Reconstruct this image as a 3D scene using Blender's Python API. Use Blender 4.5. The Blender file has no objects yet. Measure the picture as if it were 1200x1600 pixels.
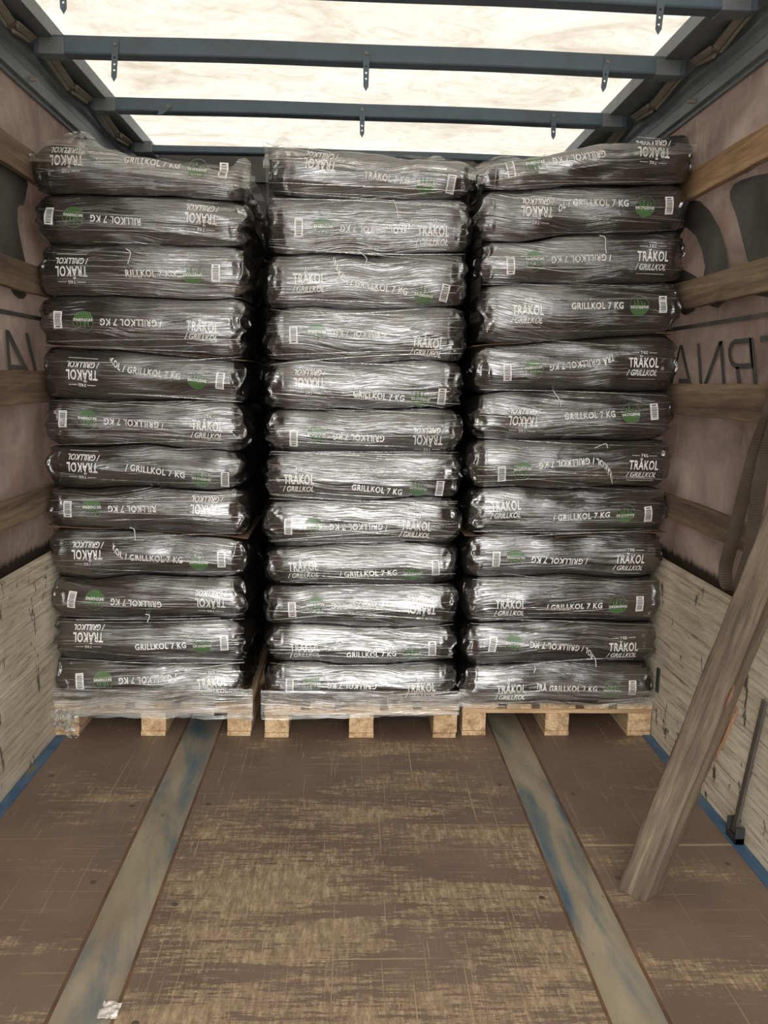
import bpy, bmesh, math, random
import numpy as np
from mathutils import Vector, Matrix
from mathutils.bvhtree import BVHTree
random.seed(7); RNG = np.random.RandomState(11)
S = bpy.context.scene
C = S.collection

# ---------------------------------------------------------------- camera
CX, CY, CZ = -0.0535, -3.2406, 1.4157
YAW, PITCH, ROLL, FPX = 0.04279, -0.153, 0.01903, 1326.97
f = Vector((math.sin(YAW)*math.cos(PITCH), math.cos(YAW)*math.cos(PITCH), math.sin(PITCH)))
r = Vector((math.cos(YAW), -math.sin(YAW), 0)); u = r.cross(f)
r2 = r*math.cos(ROLL)+u*math.sin(ROLL); u2 = -r*math.sin(ROLL)+u*math.cos(ROLL)
cd = bpy.data.cameras.new('camera'); cam = bpy.data.objects.new('camera', cd); C.objects.link(cam)
cd.sensor_fit = 'VERTICAL'; cd.sensor_height = 36.0; cd.sensor_width = 27.0; cd.lens = 36.0*FPX/1600.0
cd.clip_start = 0.05; cd.clip_end = 400
cam.matrix_world = Matrix(((r2.x, u2.x, -f.x, CX), (r2.y, u2.y, -f.y, CY), (r2.z, u2.z, -f.z, CZ), (0, 0, 0, 1)))
S.camera = cam

# ---------------------------------------------------------------- light and exposure
SKY_STRENGTH = 4.6
ROOF_BOOST_STRENGTH = 3.0
S.view_settings.view_transform = 'Standard'; S.view_settings.look = 'None'
S.view_settings.gamma = 1; S.view_settings.use_curve_mapping = False
S.view_settings.exposure = 0.85
w = bpy.data.worlds.new('overcast_sky'); S.world = w; w.use_nodes = True
nt = w.node_tree; nt.nodes.clear()
wo = nt.nodes.new('ShaderNodeOutputWorld'); bg = nt.nodes.new('ShaderNodeBackground')
tc = nt.nodes.new('ShaderNodeTexCoord'); sx = nt.nodes.new('ShaderNodeSeparateXYZ'); cr = nt.nodes.new('ShaderNodeValToRGB')
nt.links.new(tc.outputs['Generated'], sx.inputs[0]); nt.links.new(sx.outputs['Z'], cr.inputs[0])
cr.color_ramp.elements[0].position = 0.0; cr.color_ramp.elements[0].color = (0.88, 0.90, 0.94, 1)
cr.color_ramp.elements[1].position = 0.5; cr.color_ramp.elements[1].color = (1.0, 0.97, 0.92, 1)
nt.links.new(cr.outputs[0], bg.inputs[0]); bg.inputs[1].default_value = SKY_STRENGTH
nt.links.new(bg.outputs[0], wo.inputs[0])
sd = bpy.data.lights.new('roof_boost_sun', 'SUN'); roof_boost_sun = bpy.data.objects.new('roof_boost_sun', sd); C.objects.link(roof_boost_sun)  # added lamp that brightens the roof tarp from above, apart from the sky
sd.energy = ROOF_BOOST_STRENGTH; sd.angle = math.radians(12); sd.color = (1.0, 0.95, 0.87)
roof_boost_sun.rotation_euler = (math.radians(-22), math.radians(10), 0); roof_boost_sun.location = (0, 0, 6)

# ---------------------------------------------------------------- numpy noise
_perm = RNG.permutation(1024)
_val = RNG.uniform(-1, 1, 1024)
def vnoise(x, y, z):
    x = np.asarray(x, float)+500.3; y = np.asarray(y, float)+500.7; z = np.asarray(z, float)+500.1
    xi = np.floor(x).astype(int); yi = np.floor(y).astype(int); zi = np.floor(z).astype(int)
    fx = x-xi; fy = y-yi; fz = z-zi
    fx = fx*fx*(3-2*fx); fy = fy*fy*(3-2*fy); fz = fz*fz*(3-2*fz)
    def h(a, b, c): return _val[_perm[(_perm[(_perm[a & 1023]+b) & 1023]+c) & 1023]]
    def L(a, b, t): return a+(b-a)*t
    return L(L(L(h(xi, yi, zi), h(xi+1, yi, zi), fx), L(h(xi, yi+1, zi), h(xi+1, yi+1, zi), fx), fy),
             L(L(h(xi, yi, zi+1), h(xi+1, yi, zi+1), fx), L(h(xi, yi+1, zi+1), h(xi+1, yi+1, zi+1), fx), fy), fz)
def fbm(x, y, z, o=3):
    s = 0; a = 1.0; k = 1.0; t = 0
    for i in range(o):
        s = s+a*vnoise(x*k+i*17.1, y*k-i*9.3, z*k+i*5.7); t += a; a *= .5; k *= 2.03
    return s/t
def ridge(x, y, z): return 1-2*np.abs(vnoise(x, y, z))

# ---------------------------------------------------------------- object helpers
def tag(o, label=None, cat=None, group=None, kind=None):
    if label: o['label'] = label
    if cat: o['category'] = cat
    if group: o['group'] = group
    if kind: o['kind'] = kind
    return o
def new_obj(name, me, mats=None, parent=None):
    if mats is not None:
        for m in (mats if isinstance(mats, (list, tuple)) else [mats]): me.materials.append(m)
    o = bpy.data.objects.new(name, me); C.objects.link(o)
    if parent is not None: o.parent = parent
    return o
def empty(name, loc):
    o = bpy.data.objects.new(name, None); C.objects.link(o); o.location = loc
    o.empty_display_size = .1
    return o
def mesh(name, v, fcs, smooth=False):
    me = bpy.data.meshes.new(name)
    me.from_pydata([tuple(map(float, p)) for p in v], [], [tuple(int(i) for i in q) for q in fcs])
    if smooth: me.polygons.foreach_set('use_smooth', [True]*len(me.polygons))
    me.update(); return me
class MB:
    """collects solids; build() links them as one mesh (coordinates are world, shifted to the parent's place)"""
    def __init__(s): s.v = []; s.f = []; s.m = []
    def add(s, v, fcs, mi=0):
        n = len(s.v); s.v += [tuple(map(float, p)) for p in v]; s.f += [tuple(i+n for i in q) for q in fcs]; s.m += [mi]*len(fcs)
    def box(s, a, b, mi=0):
        (x0, y0, z0), (x1, y1, z1) = a, b
        s.add([(x0, y0, z0), (x1, y0, z0), (x1, y1, z0), (x0, y1, z0), (x0, y0, z1), (x1, y0, z1), (x1, y1, z1), (x0, y1, z1)],
              [(0, 3, 2, 1), (4, 5, 6, 7), (0, 1, 5, 4), (1, 2, 6, 5), (2, 3, 7, 6), (3, 0, 4, 7)], mi)
    def bar(s, p, q, wdt, thk, up=(0, 0, 1), mi=0):
        p = Vector(p); q = Vector(q); d = (q-p).normalized(); a = d.cross(Vector(up)).normalized(); b = a.cross(d)
        v = []
        for c in (p, q):
            for i, j in ((-1, -1), (1, -1), (1, 1), (-1, 1)): v.append(c+a*i*wdt/2+b*j*thk/2)
        s.add(v, [(0, 1, 2, 3), (7, 6, 5, 4), (0, 4, 5, 1), (1, 5, 6, 2), (2, 6, 7, 3), (3, 7, 4, 0)], mi)
    def prism(s, poly, axis, a, b, mi=0):
        """poly of 2D points extruded along axis ('x','y','z') from a to b"""
        n = len(poly)
        def P(t, c): return {'x': (c, t[0], t[1]), 'y': (t[0], c, t[1]), 'z': (t[0], t[1], c)}[axis]
        v = [P(t, a) for t in poly]+[P(t, b) for t in poly]
        s.add(v, [tuple(range(n)), tuple(range(2*n-1, n-1, -1))]+[(i, i+n, (i+1) % n+n, (i+1) % n) for i in range(n)], mi)
    def build(s, name, mats, parent=None, off=(0, 0, 0), bevel=0.0, seg=2):
        v = [(p[0]-off[0], p[1]-off[1], p[2]-off[2]) for p in s.v]
        me = mesh(name, v, s.f); me.polygons.foreach_set('material_index', s.m)
        bm = bmesh.new(); bm.from_mesh(me); bmesh.ops.recalc_face_normals(bm, faces=bm.faces); bm.to_mesh(me); bm.free()
        o = new_obj(name, me, mats, parent)
        if bevel:
            md = o.modifiers.new('bevel', 'BEVEL'); md.width = bevel; md.segments = seg; md.limit_method = 'ANGLE'
        return o

# ---------------------------------------------------------------- material helpers
class NT:
    def __init__(s, name):
        s.mat = bpy.data.materials.new(name); s.mat.use_nodes = True; s.t = s.mat.node_tree; s.t.nodes.clear()
        s.out = s.n('OutputMaterial')
    def n(s, kind, **kw):
        nd = s.t.nodes.new('ShaderNode'+kind)
        for k, v in kw.items(): setattr(nd, k, v)
        return nd
    def l(s, a, b): s.t.links.new(a, b)
    def coord(s, scale=(1, 1, 1), loc=(0, 0, 0), rot=(0, 0, 0), world=True):
        if world: src = s.n('NewGeometry').outputs['Position']
        else: src = s.n('TexCoord').outputs['Object']
        m = s.n('Mapping'); m.inputs['Scale'].default_value = scale; m.inputs['Location'].default_value = loc; m.inputs['Rotation'].default_value = rot
        s.l(src, m.inputs[0]); return m.outputs[0]
    def noise(s, vec, scale=1, detail=3, rough=.5, dist=0):
        nd = s.n('TexNoise'); nd.inputs['Scale'].default_value = scale; nd.inputs['Detail'].default_value = detail
        nd.inputs['Roughness'].default_value = rough; nd.inputs['Distortion'].default_value = dist
        s.l(vec, nd.inputs['Vector']); return nd.outputs['Fac']
    def ramp(s, fac, stops, interp='LINEAR'):
        nd = s.n('ValToRGB'); e = nd.color_ramp; e.interpolation = interp
        while len(e.elements) < len(stops): e.elements.new(0.5)
        for el, (p, c) in zip(e.elements, stops):
            el.position = p; el.color = (c[0], c[1], c[2], 1) if isinstance(c, (tuple, list)) else (c, c, c, 1)
        s.l(fac, nd.inputs[0]); return nd.outputs[0]
    def mix(s, fac, a, b, mode='MIX'):
        nd = s.n('MixRGB', blend_type=mode)
        for i, x in enumerate((fac, a, b)):
            if isinstance(x, (int, float)): nd.inputs[i].default_value = x if i == 0 else (x, x, x, 1)
            elif isinstance(x, tuple): nd.inputs[i].default_value = (*x, 1)
            else: s.l(x, nd.inputs[i])
        return nd.outputs[0]
    def math(s, op, a, b=0.0, clamp=False):
        nd = s.n('Math', operation=op, use_clamp=clamp)
        for i, x in enumerate((a, b)):
            if isinstance(x, (int, float)): nd.inputs[i].default_value = x
            else: s.l(x, nd.inputs[i])
        return nd.outputs[0]
    def bump(s, h, strength=.5, dist=.002, normal=None):
        nd = s.n('Bump'); nd.inputs['Strength'].default_value = strength; nd.inputs['Distance'].default_value = dist
        s.l(h, nd.inputs['Height'])
        if normal is not None: s.l(normal, nd.inputs['Normal'])
        return nd.outputs[0]
    def principled(s, col, rough=.6, metal=0, normal=None, spec=None, coat=None, coat_rough=None, coat_normal=None, coat_ior=None):
        b = s.n('BsdfPrincipled')
        def put(k, x):
            if x is None: return
            if isinstance(x, (int, float)): b.inputs[k].default_value = x
            elif isinstance(x, tuple): b.inputs[k].default_value = (*x, 1)
            else: s.l(x, b.inputs[k])
        put('Base Color', col); put('Roughness', rough); put('Metallic', metal); put('Normal', normal)
        put('Specular IOR Level', spec); put('Coat Weight', coat); put('Coat Roughness', coat_rough); put('Coat Normal', coat_normal); put('Coat IOR', coat_ior)
        return b
    def done(s, sh):
        s.l(sh.outputs[0] if hasattr(sh, 'outputs') else sh, s.out.inputs[0]); return s.mat

def wood(name, dark, mid, light, axis='y', scale=1.0, rough=.75, blotch=.35, world=True):
    t = NT(name)
    st = {'x': (1.6, 26, 26), 'y': (26, 1.6, 26), 'z': (26, 26, 1.6)}[axis]
    g = t.noise(t.coord(tuple(k*scale for k in st), world=world), 1, 5, .62, .4)
    c = t.ramp(g, [(.28, dark), (.5, mid), (.72, light)])
    fine = t.noise(t.coord(tuple(k*scale*5 for k in st), world=world), 1, 2)
    c = t.mix(.35, c, t.ramp(fine, [(.35, .25), (.65, .8)]), 'OVERLAY')
    bl = t.noise(t.coord((5, 5, 5), world=world), 1, 4)
    c = t.mix(t.ramp(bl, [(.45, 0.0), (.7, blotch)]), c, dark)
    t_b = t.bump(t.math('ADD', g, t.math('MULTIPLY', fine, .5)), .6, .0015)
    return t.done(t.principled(c, rough, normal=t_b))

def wrap_normal(t, strength=1.0):
    """tight horizontal pleats of the stretch film, seen in the gloss of whatever it lies on"""
    geo = t.n('NewGeometry').outputs['Position']
    warp = t.n('TexNoise'); warp.inputs['Scale'].default_value = 1.7; warp.inputs['Detail'].default_value = 2
    sep = t.n('SeparateXYZ'); t.l(geo, sep.inputs[0])
    flat = t.n('CombineXYZ'); t.l(sep.outputs['X'], flat.inputs[0]); t.l(t.math('MULTIPLY', sep.outputs['Z'], 1.6), flat.inputs[2]); t.l(flat.outputs[0], warp.inputs['Vector'])
    slope = t.math('MULTIPLY', t.math('SUBTRACT', warp.outputs['Fac'], .5), .17)
    z2 = t.math('ADD', sep.outputs['Z'], slope)
    cmb = t.n('CombineXYZ'); t.l(t.math('MULTIPLY', sep.outputs['X'], 2.4), cmb.inputs[0]); t.l(t.math('MULTIPLY', sep.outputs['Y'], 0.3), cmb.inputs[1]); t.l(t.math('MULTIPLY', z2, 190.0), cmb.inputs[2])
    n1 = t.noise(cmb.outputs[0], 1, 3, .6)
    cm2 = t.n('CombineXYZ'); t.l(t.math('MULTIPLY', sep.outputs['X'], 1.6), cm2.inputs[0]); t.l(t.math('MULTIPLY', sep.outputs['Y'], 0.3), cm2.inputs[1]); t.l(t.math('MULTIPLY', z2, 75.0), cm2.inputs[2])
    n2 = t.noise(cm2.outputs[0], 1, 2, .5)
    n3 = t.noise(t.coord((26, 26, 34)), 1, 3, .6)
    h = t.math('ADD', t.math('MULTIPLY', t.ramp(n1, [(.34, 0.0), (.50, .35), (.64, 1.0)]), .22), t.math('MULTIPLY', n2, .62))
    h = t.math('ADD', h, t.math('MULTIPLY', n3, .18))
    return t.bump(h, strength, .006), n1, n2

# ================================================================ materials
def m_bag():
    t = NT('black_bag_plastic_under_film'); nrm, n1, n2 = wrap_normal(t, .8)
    veil = t.ramp(n1, [(.45, 0.0), (.62, 1.0)])
    big = t.ramp(t.noise(t.coord((2.5, 2.5, 3.5)), 1, 3), [(.35, 0.15), (.7, 1.0)])
    c = t.mix(t.math('MULTIPLY', veil, t.math('MULTIPLY', big, .8)), (.007, .006, .0052), (.05, .047, .043))
    return t.done(t.principled(c, .42, normal=nrm, spec=.2, coat=1.0, coat_rough=.11, coat_normal=nrm, coat_ior=2.75))
def m_print(name, col):
    t = NT(name); nrm, n1, n2 = wrap_normal(t, .5)
    c = t.mix(t.ramp(n1, [(.40, 0.0), (.66, .45)]), col, tuple(k*.45+.03 for k in col))
    return t.done(t.principled(c, .4, normal=nrm, coat=.6, coat_rough=.2, coat_normal=nrm, coat_ior=1.9))
def m_film(name='clear_stretch_film', tr=.62, fine=True):
    t = NT(name)
    nrm, n1, n2 = wrap_normal(t, 1.0)
    gl = t.n('BsdfGlossy'); gl.inputs['Roughness'].default_value = .16; gl.inputs['Color'].default_value = (.95, .95, .93, 1); t.l(nrm, gl.inputs['Normal'])
    df = t.n('BsdfTranslucent'); df.inputs['Color'].default_value = (.75, .75, .72, 1)
    dd = t.n('BsdfDiffuse'); dd.inputs['Color'].default_value = (.7, .7, .67, 1)
    a1 = t.n('MixShader'); a1.inputs[0].default_value = .5; t.l(df.outputs[0], a1.inputs[1]); t.l(dd.outputs[0], a1.inputs[2])
    a2 = t.n('MixShader'); a2.inputs[0].default_value = .55; t.l(a1.outputs[0], a2.inputs[1]); t.l(gl.outputs[0], a2.inputs[2])
    tp = t.n('BsdfTransparent'); tp.inputs[0].default_value = (.97, .97, .96, 1)
    mx = t.n('MixShader')
    k = t.ramp(n1, [(.42, min(1, tr+.28)), (.62, max(0, tr-.30))])
    t.l(k, mx.inputs[0]); t.l(a2.outputs[0], mx.inputs[1]); t.l(tp.outputs[0], mx.inputs[2])
    return t.done(mx)
def m_roof():
    t = NT('stained_translucent_roof_tarp')
    big = t.noise(t.coord((1.2, 2.2, 1), rot=(0, 0, .25)), 1, 5, .62, 1.2)
    fine = t.noise(t.coord((7, 10, 7)), 1, 6, .7, 1.5)
    c = t.ramp(big, [(.34, (.66, .61, .52)), (.47, (.85, .82, .74)), (.62, (.93, .91, .86))])
    c = t.mix(t.ramp(fine, [(.36, .5), (.52, 0.0)]), c, (.60, .52, .40))
    gr = t.ramp(t.noise(t.coord((.9, 5, 1), rot=(0, 0, -.2)), 1, 6, .75, .8), [(.62, 0.0), (.80, .45)])
    c = t.mix(gr, c, (.38, .30, .24))
    df = t.n('BsdfDiffuse'); t.l(c, df.inputs[0]); tl = t.n('BsdfTranslucent'); t.l(t.mix(1.0, c, .20, 'MULTIPLY'), tl.inputs[0])
    mx = t.n('MixShader'); mx.inputs[0].default_value = .62; t.l(df.outputs[0], mx.inputs[1]); t.l(tl.outputs[0], mx.inputs[2])
    return t.done(mx)
def m_curtain():
    t = NT('dusty_pink_side_curtain')
    a = t.noise(t.coord((1, 2.2, 2.6)), 1, 5, .65, .8)
    c = t.ramp(a, [(.3, (.19, .148, .128)), (.5, (.28, .228, .20)), (.72, (.41, .35, .31))])
    sc = t.noise(t.coord((1, 34, 5), rot=(.35, 0, 0)), 1, 5, .7)
    c = t.mix(t.ramp(sc, [(.56, 0.0), (.74, .5)]), c, (.46, .41, .36))
    rs = t.noise(t.coord((1, 4, 3)), 1, 3)
    c = t.mix(t.ramp(rs, [(.6, 0.0), (.72, .35)]), c, (.30, .15, .12))
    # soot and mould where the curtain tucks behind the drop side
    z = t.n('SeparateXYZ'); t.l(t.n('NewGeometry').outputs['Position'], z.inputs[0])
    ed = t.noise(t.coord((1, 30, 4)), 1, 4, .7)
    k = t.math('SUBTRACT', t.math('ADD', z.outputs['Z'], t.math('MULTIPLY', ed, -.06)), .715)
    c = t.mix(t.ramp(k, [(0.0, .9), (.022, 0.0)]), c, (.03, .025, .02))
    df = t.n('BsdfDiffuse'); t.l(c, df.inputs[0]); tl = t.n('BsdfTranslucent'); t.l(c, tl.inputs[0])
    b = t.bump(t.noise(t.coord((1, 5, 3)), 1, 3), .5, .02); t.l(b, df.inputs['Normal'])
    mx = t.n('MixShader'); mx.inputs[0].default_value = .35; t.l(df.outputs[0], mx.inputs[1]); t.l(tl.outputs[0], mx.inputs[2])
    return t.done(mx)
def m_cprint():
    t = NT('dark_curtain_print')
    a = t.noise(t.coord((1, 3, 3)), 1, 5, .65)
    c = t.ramp(a, [(.35, (.045, .042, .04)), (.7, (.11, .105, .095))])
    return t.done(t.principled(c, .8, spec=.2))
def m_floor():
    t = NT('worn_brown_phenolic_floor')
    sep = t.n('SeparateXYZ'); t.l(t.n('NewGeometry').outputs['Position'], sep.inputs[0])
    base = t.ramp(t.noise(t.coord((3, 3, 3)), 1, 5, .6), [(.3, (.125, .084, .062)), (.7, (.185, .128, .094))])
    tan = t.ramp(t.noise(t.coord((55, 14, 1)), 1, 5, .75), [(.36, (.19, .135, .085)), (.5, (.285, .215, .135)), (.66, (.44, .345, .22))])
    def band(v, lo, hi, soft):
        return t.math('MULTIPLY', t.ramp(t.math('ADD', v, 5.0), [(0, 0.0), (1, 1.0)]), 1.0)
    # where lorry traffic has rubbed it: the middle panel, most towards the rear
    mx_ = t.n('MapRange'); t.l(t.math('ABSOLUTE', t.math('SUBTRACT', sep.outputs['X'], 0.0)), mx_.inputs[0])
    for i, v in zip((1, 2, 3, 4), (.45, .75, 1.0, .45)): mx_.inputs[i].default_value = v
    my_ = t.n('MapRange'); t.l(sep.outputs['Y'], my_.inputs[0])
    for i, v in zip((1, 2, 3, 4), (-1.7, 0.2, 1.0, .45)): my_.inputs[i].default_value = v
    wear = t.math('MULTIPLY', mx_.outputs[0], my_.outputs[0])
    # cross scuffs
    big = t.noise(t.coord((1.3, 5.5, 1)), 1, 4, .6, .6)
    s1 = t.noise(t.coord((9, 75, 1), rot=(0, 0, .03)), 1, 8, .82, .4)
    s2 = t.noise(t.coord((90, 9, 1), rot=(0, 0, -.04)), 1, 6, .8, .3)
    comb = t.math('ADD', t.math('MULTIPLY', big, 1.0), t.math('MULTIPLY', s1, 1.05))
    comb = t.math('ADD', comb, t.math('MULTIPLY', s2, .45))
    comb = t.math('ADD', comb, t.math('MULTIPLY', wear, .27))
    m = t.ramp(t.math('SUBTRACT', comb, .885), [(.580, 0.0), (.600, .85)])
    c = t.mix(m, base, tan)
    # single long scratches
    for sc, rt, th in (((1.2, 160, 1), .12, .685), ((150, 1.0, 1), -.06, .68), ((150, 1.6, 1), .5, .70), ((2, 130, 1), -.5, .71), ((110, 1.4, 1), -.35, .70), ((3, 190, 1), .02, .68), ((130, 5, 1), .1, .70)):
        q = t.noise(t.coord(sc, rot=(0, 0, rt)), 1, 2, .5)
        c = t.mix(t.ramp(q, [(th, 0.0), (th+.03, .75)]), c, (.34, .26, .17))
    ln = t.math('MULTIPLY', t.math('LESS_THAN', t.math('ABSOLUTE', t.math('ADD', sep.outputs['Y'], .815)), .005), t.math('GREATER_THAN', sep.outputs['X'], .69))
    c = t.mix(t.math('MULTIPLY', ln, .7), c, (.42, .33, .22))
    b = t.bump(t.math('ADD', m, t.noise(t.coord((60, 60, 1)), 1, 3)), .25, .001)
    ro = t.ramp(m, [(0, .52), (1, .78)])
    return t.done(t.principled(c, ro, normal=b, spec=.35))
def m_strip():
    t = NT('dusty_blue_steel_strip')
    base = (.06, .115, .155)
    dust = t.ramp(t.noise(t.coord((9, 3, 1)), 1, 4), [(.3, (.24, .19, .125)), (.7, (.38, .32, .225))])
    a = t.noise(t.coord((6, 1.3, 1), loc=(.4, .2, 0)), 1, 5, .6, .6)
    c = t.mix(t.ramp(a, [(.36, 0.0), (.54, .94)]), base, dust)
    d = t.noise(t.coord((22, 9, 1)), 1, 4, .7)
    c = t.mix(t.ramp(d, [(.64, 0.0), (.74, .8)]), c, (.06, .045, .03))
    b = t.bump(a, .3, .002)
    return t.done(t.principled(c, .55, metal=.15, normal=b))
def m_rust():
    t = NT('rusty_seam'); a = t.noise(t.coord((20, 8, 20)), 1, 4)
    return t.done(t.principled(t.ramp(a, [(.3, (.07, .035, .018)), (.7, (.17, .09, .045))]), .85))
def m_blue():
    t = NT('worn_blue_paint'); a = t.noise(t.coord((20, 5, 20)), 1, 5, .65)
    return t.done(t.principled(t.ramp(a, [(.42, (.035, .085, .16)), (.60, (.07, .13, .19)), (.68, (.18, .13, .08))]), .6))
def m_drop():
    t = NT('worn_whitewashed_drop_side')
    g = t.noise(t.coord((1, 4, 60), rot=(.04, 0, 0)), 1, 5, .7, .5)
    c = t.ramp(g, [(.30, (.19, .15, .10)), (.44, (.52, .455, .34)), (.7, (.76, .69, .55))])
    g2 = t.noise(t.coord((1, 9, 130), rot=(-.03, 0, 0)), 1, 4, .7)
    c = t.mix(t.ramp(g2, [(.28, .8), (.42, 0.0)]), c, (.13, .105, .075))
    bl = t.noise(t.coord((1, 10, 4.5)), 1, 5, .72, .5)
    c = t.mix(t.ramp(bl, [(.60, 0.0), (.63, .92)]), c, (.035, .028, .020))
    big = t.noise(t.coord((1, 2, 2)), 1, 3)
    c = t.mix(t.ramp(big, [(.4, .35), (.6, 0.0)]), c, (.22, .18, .125))
    # plank joints
    sep = t.n('SeparateXYZ'); t.l(t.n('NewGeometry').outputs['Position'], sep.inputs[0])
    fr = t.math('FRACT', t.math('DIVIDE', t.math('ADD', sep.outputs['Z'], .02), .182))
    c = t.mix(t.ramp(fr, [(0.0, .75), (.025, 0.0)]), c, (.05, .04, .03))
    b = t.bump(t.math('ADD', g, g2), .6, .0015)
    return t.done(t.principled(c, .8, normal=b, spec=.25))
def m_metal(name, col, rough=.5, metal=.5, dirt=(.05, .045, .04)):
    t = NT(name); a = t.noise(t.coord((9, 9, 9)), 1, 5, .65)
    return t.done(t.principled(t.mix(t.ramp(a, [(.4, 0.0), (.75, .7)]), col, dirt), rough, metal=metal, normal=t.bump(a, .2, .001)))
def m_plain(name, col, rough=.7):
    t = NT(name); a = t.noise(t.coord((40, 40, 40)), 1, 3)
    return t.done(t.principled(t.mix(t.ramp(a, [(.3, 0.0), (.8, .4)]), col, tuple(k*.6 for k in col)), rough))
def m_strap():
    t = NT('brown_woven_webbing')
    wv = t.n('TexWave'); wv.bands_direction = 'Z'; wv.inputs['Scale'].default_value = 40; t.l(t.coord((1, 1, 1)), wv.inputs['Vector'])
    c = t.mix(wv.outputs['Fac'], (.045, .032, .023), (.07, .05, .036))
    a = t.noise(t.coord((8, 8, 8)), 1, 3)
    c = t.mix(t.ramp(a, [(.45, 0.0), (.7, .6)]), c, (.10, .078, .058))
    return t.done(t.principled(c, .85, normal=t.bump(wv.outputs['Fac'], .15, .0005)))

M = dict(bag=m_bag(), white=m_print('faded_white_print', (.85, .84, .80)), green=m_print('green_print', (.055, .15, .035)),
         palegreen=m_print('pale_green_print', (.16, .24, .12)), black=m_print('barcode_ink', (.03, .03, .03)),
         film=m_film(), film_clear=m_film('thin_loose_film', .70), pleat=m_film('tight_film_pleat', .30), roof=m_roof(), curtain=m_curtain(), cprint=m_cprint(),
         floor=m_floor(), strip=m_strip(), rust=m_rust(), blue=m_blue(), drop=m_drop(),
         rail=m_metal('grey_roof_rail', (.16, .18, .195), .55, .2, (.10, .10, .10)),
         bar=m_metal('hazed_blue_grey_roof_bar', (.085, .115, .145), .5, .1, (.06, .075, .085)),  # blue-grey paint, lifted and blued to carry the lens-flare haze under the roof
         link=m_metal('dull_beige_link', (.24, .21, .165), .6, .2, (.11, .095, .075)),
         dark=m_plain('dark_rubber_and_slot_shade', (.02, .02, .021), .6),  # rubber of the foot socket, and the painted shade of the latch slot
         steel=m_metal('dull_steel', (.14, .125, .11), .5, .6, (.06, .045, .035)),
         head=m_metal('grey_headboard', (.06, .06, .06), .7, .1, (.10, .09, .08)),
         pallet=wood('pale_pallet_pine', (.24, .135, .062), (.52, .36, .20), (.66, .50, .31), 'y', .8, .8, .25),
         pallet_x=wood('pale_pallet_pine_cross', (.24, .135, .062), (.50, .34, .19), (.64, .48, .30), 'x', .8, .8, .25),
         slat=wood('weathered_slat', (.06, .038, .022), (.15, .10, .06), (.235, .17, .105), 'y', .7, .8, .3),
         slat_light=wood('orange_slat', (.13, .068, .03), (.28, .165, .08), (.40, .28, .17), 'y', .7, .8, .3),
         beam=wood('grey_timber', (.04, .028, .018), (.115, .083, .056), (.19, .145, .10), 'z', 1.3, .8, .3, world=False),
         splinter=wood('fresh_split_wood', (.06, .03, .016), (.15, .075, .036), (.24, .14, .075), 'z', 1.5, .7, .1, world=False),
         card=m_plain('brown_cardboard', (.16, .10, .06), .9), strap=m_strap(),
         tape=m_plain('crumpled_white_scrap', (.55, .52, .48), .4),
         ground=m_plain('grey_yard', (.18, .175, .165), .9))

# ================================================================ trailer shell
Y0, Y1 = -4.0, 1.80          # rear edge, headboard
XP, XT = 1.200, 1.252        # inner faces: drop side, curtain
def shell(name, mats, mb, **k): o = mb.build(name, mats, **k); return tag(o, kind='structure')
mb = MB()
mb.box((-1.16, Y0, -.03), (-.7105, Y1, 0)); mb.box((-.5575, Y0, -.03), (.5452, Y1, 0)); mb.box((.6896, Y0, -.03), (1.16, Y1, 0))
floor = shell('floor', M['floor'], mb)
for i, (a, b) in enumerate(((-.7105, -.5575), (.5452, .6896))):
    mb = MB(); mb.box((a+.008, Y0, -.03), (b-.008, Y1, -.002)); shell('trim_%d' % (i+1), M['strip'], mb)
    mb = MB(); mb.box((a, Y0, -.03), (a+.008, Y1, .0015)); mb.box((b-.008, Y0, -.03), (b, Y1, .0015)); shell('trim_%d' % (i+3), M['rust'], mb)
for i, sg in enumerate((-1, 1)):
    mb = MB(); a, b = sorted((sg*1.16, sg*1.20)); mb.box((a, Y0, -.03), (b, Y1, .004)); shell('trim_%d' % (i+5), M['blue'], mb, bevel=.002)
mb = MB(); mb.box((-30, -40, -1.25), (30, 10, -1.2)); shell('ground', M['ground'], mb)
# screws in the floor panels
t = NT('screw_head'); screw_m = t.done(t.principled((.10, .075, .055), .6, metal=.3))
def disc(cx, cy, cz, rad, n=14):
    return [(cx+rad*math.cos(2*math.pi*i/n), cy+rad*math.sin(2*math.pi*i/n), cz) for i in range(n)]
k = 0
for x in (.50, .745, -.76, -.51, 1.10, -1.10):
    for y in (-1.52, -1.0, -.45):
        yy = y+random.uniform(-.12, .12)
        v = disc(x, yy, .0006, .009)+disc(x, yy, .0014, .006)
        me = mesh('floor_screw', [(p[0]-x, p[1]-yy, p[2]) for p in v], [tuple(range(14, 28))]+[(i, (i+1) % 14, (i+1) % 14+14, i+14) for i in range(14)])
        o = new_obj('floor_screw', me, screw_m); o.location = (x, yy, 0)
        side = 'left' if x < 0 else 'right'
        where = {0.50: 'inner side of the right steel strip', .745: 'outer side of the right steel strip', -.76: 'outer side of the left steel strip', -.51: 'inner side of the left steel strip', 1.10: 'right wall edge', -1.10: 'left wall edge'}[x]
        dist = {-1.52: 'nearest the camera', -1.0: 'midway to the pallets', -.45: 'closest to the pallets'}[y]
        tag(o, 'floor screw, %s, %s' % (where, dist), 'screw', 'screws in the trailer floor')
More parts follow.
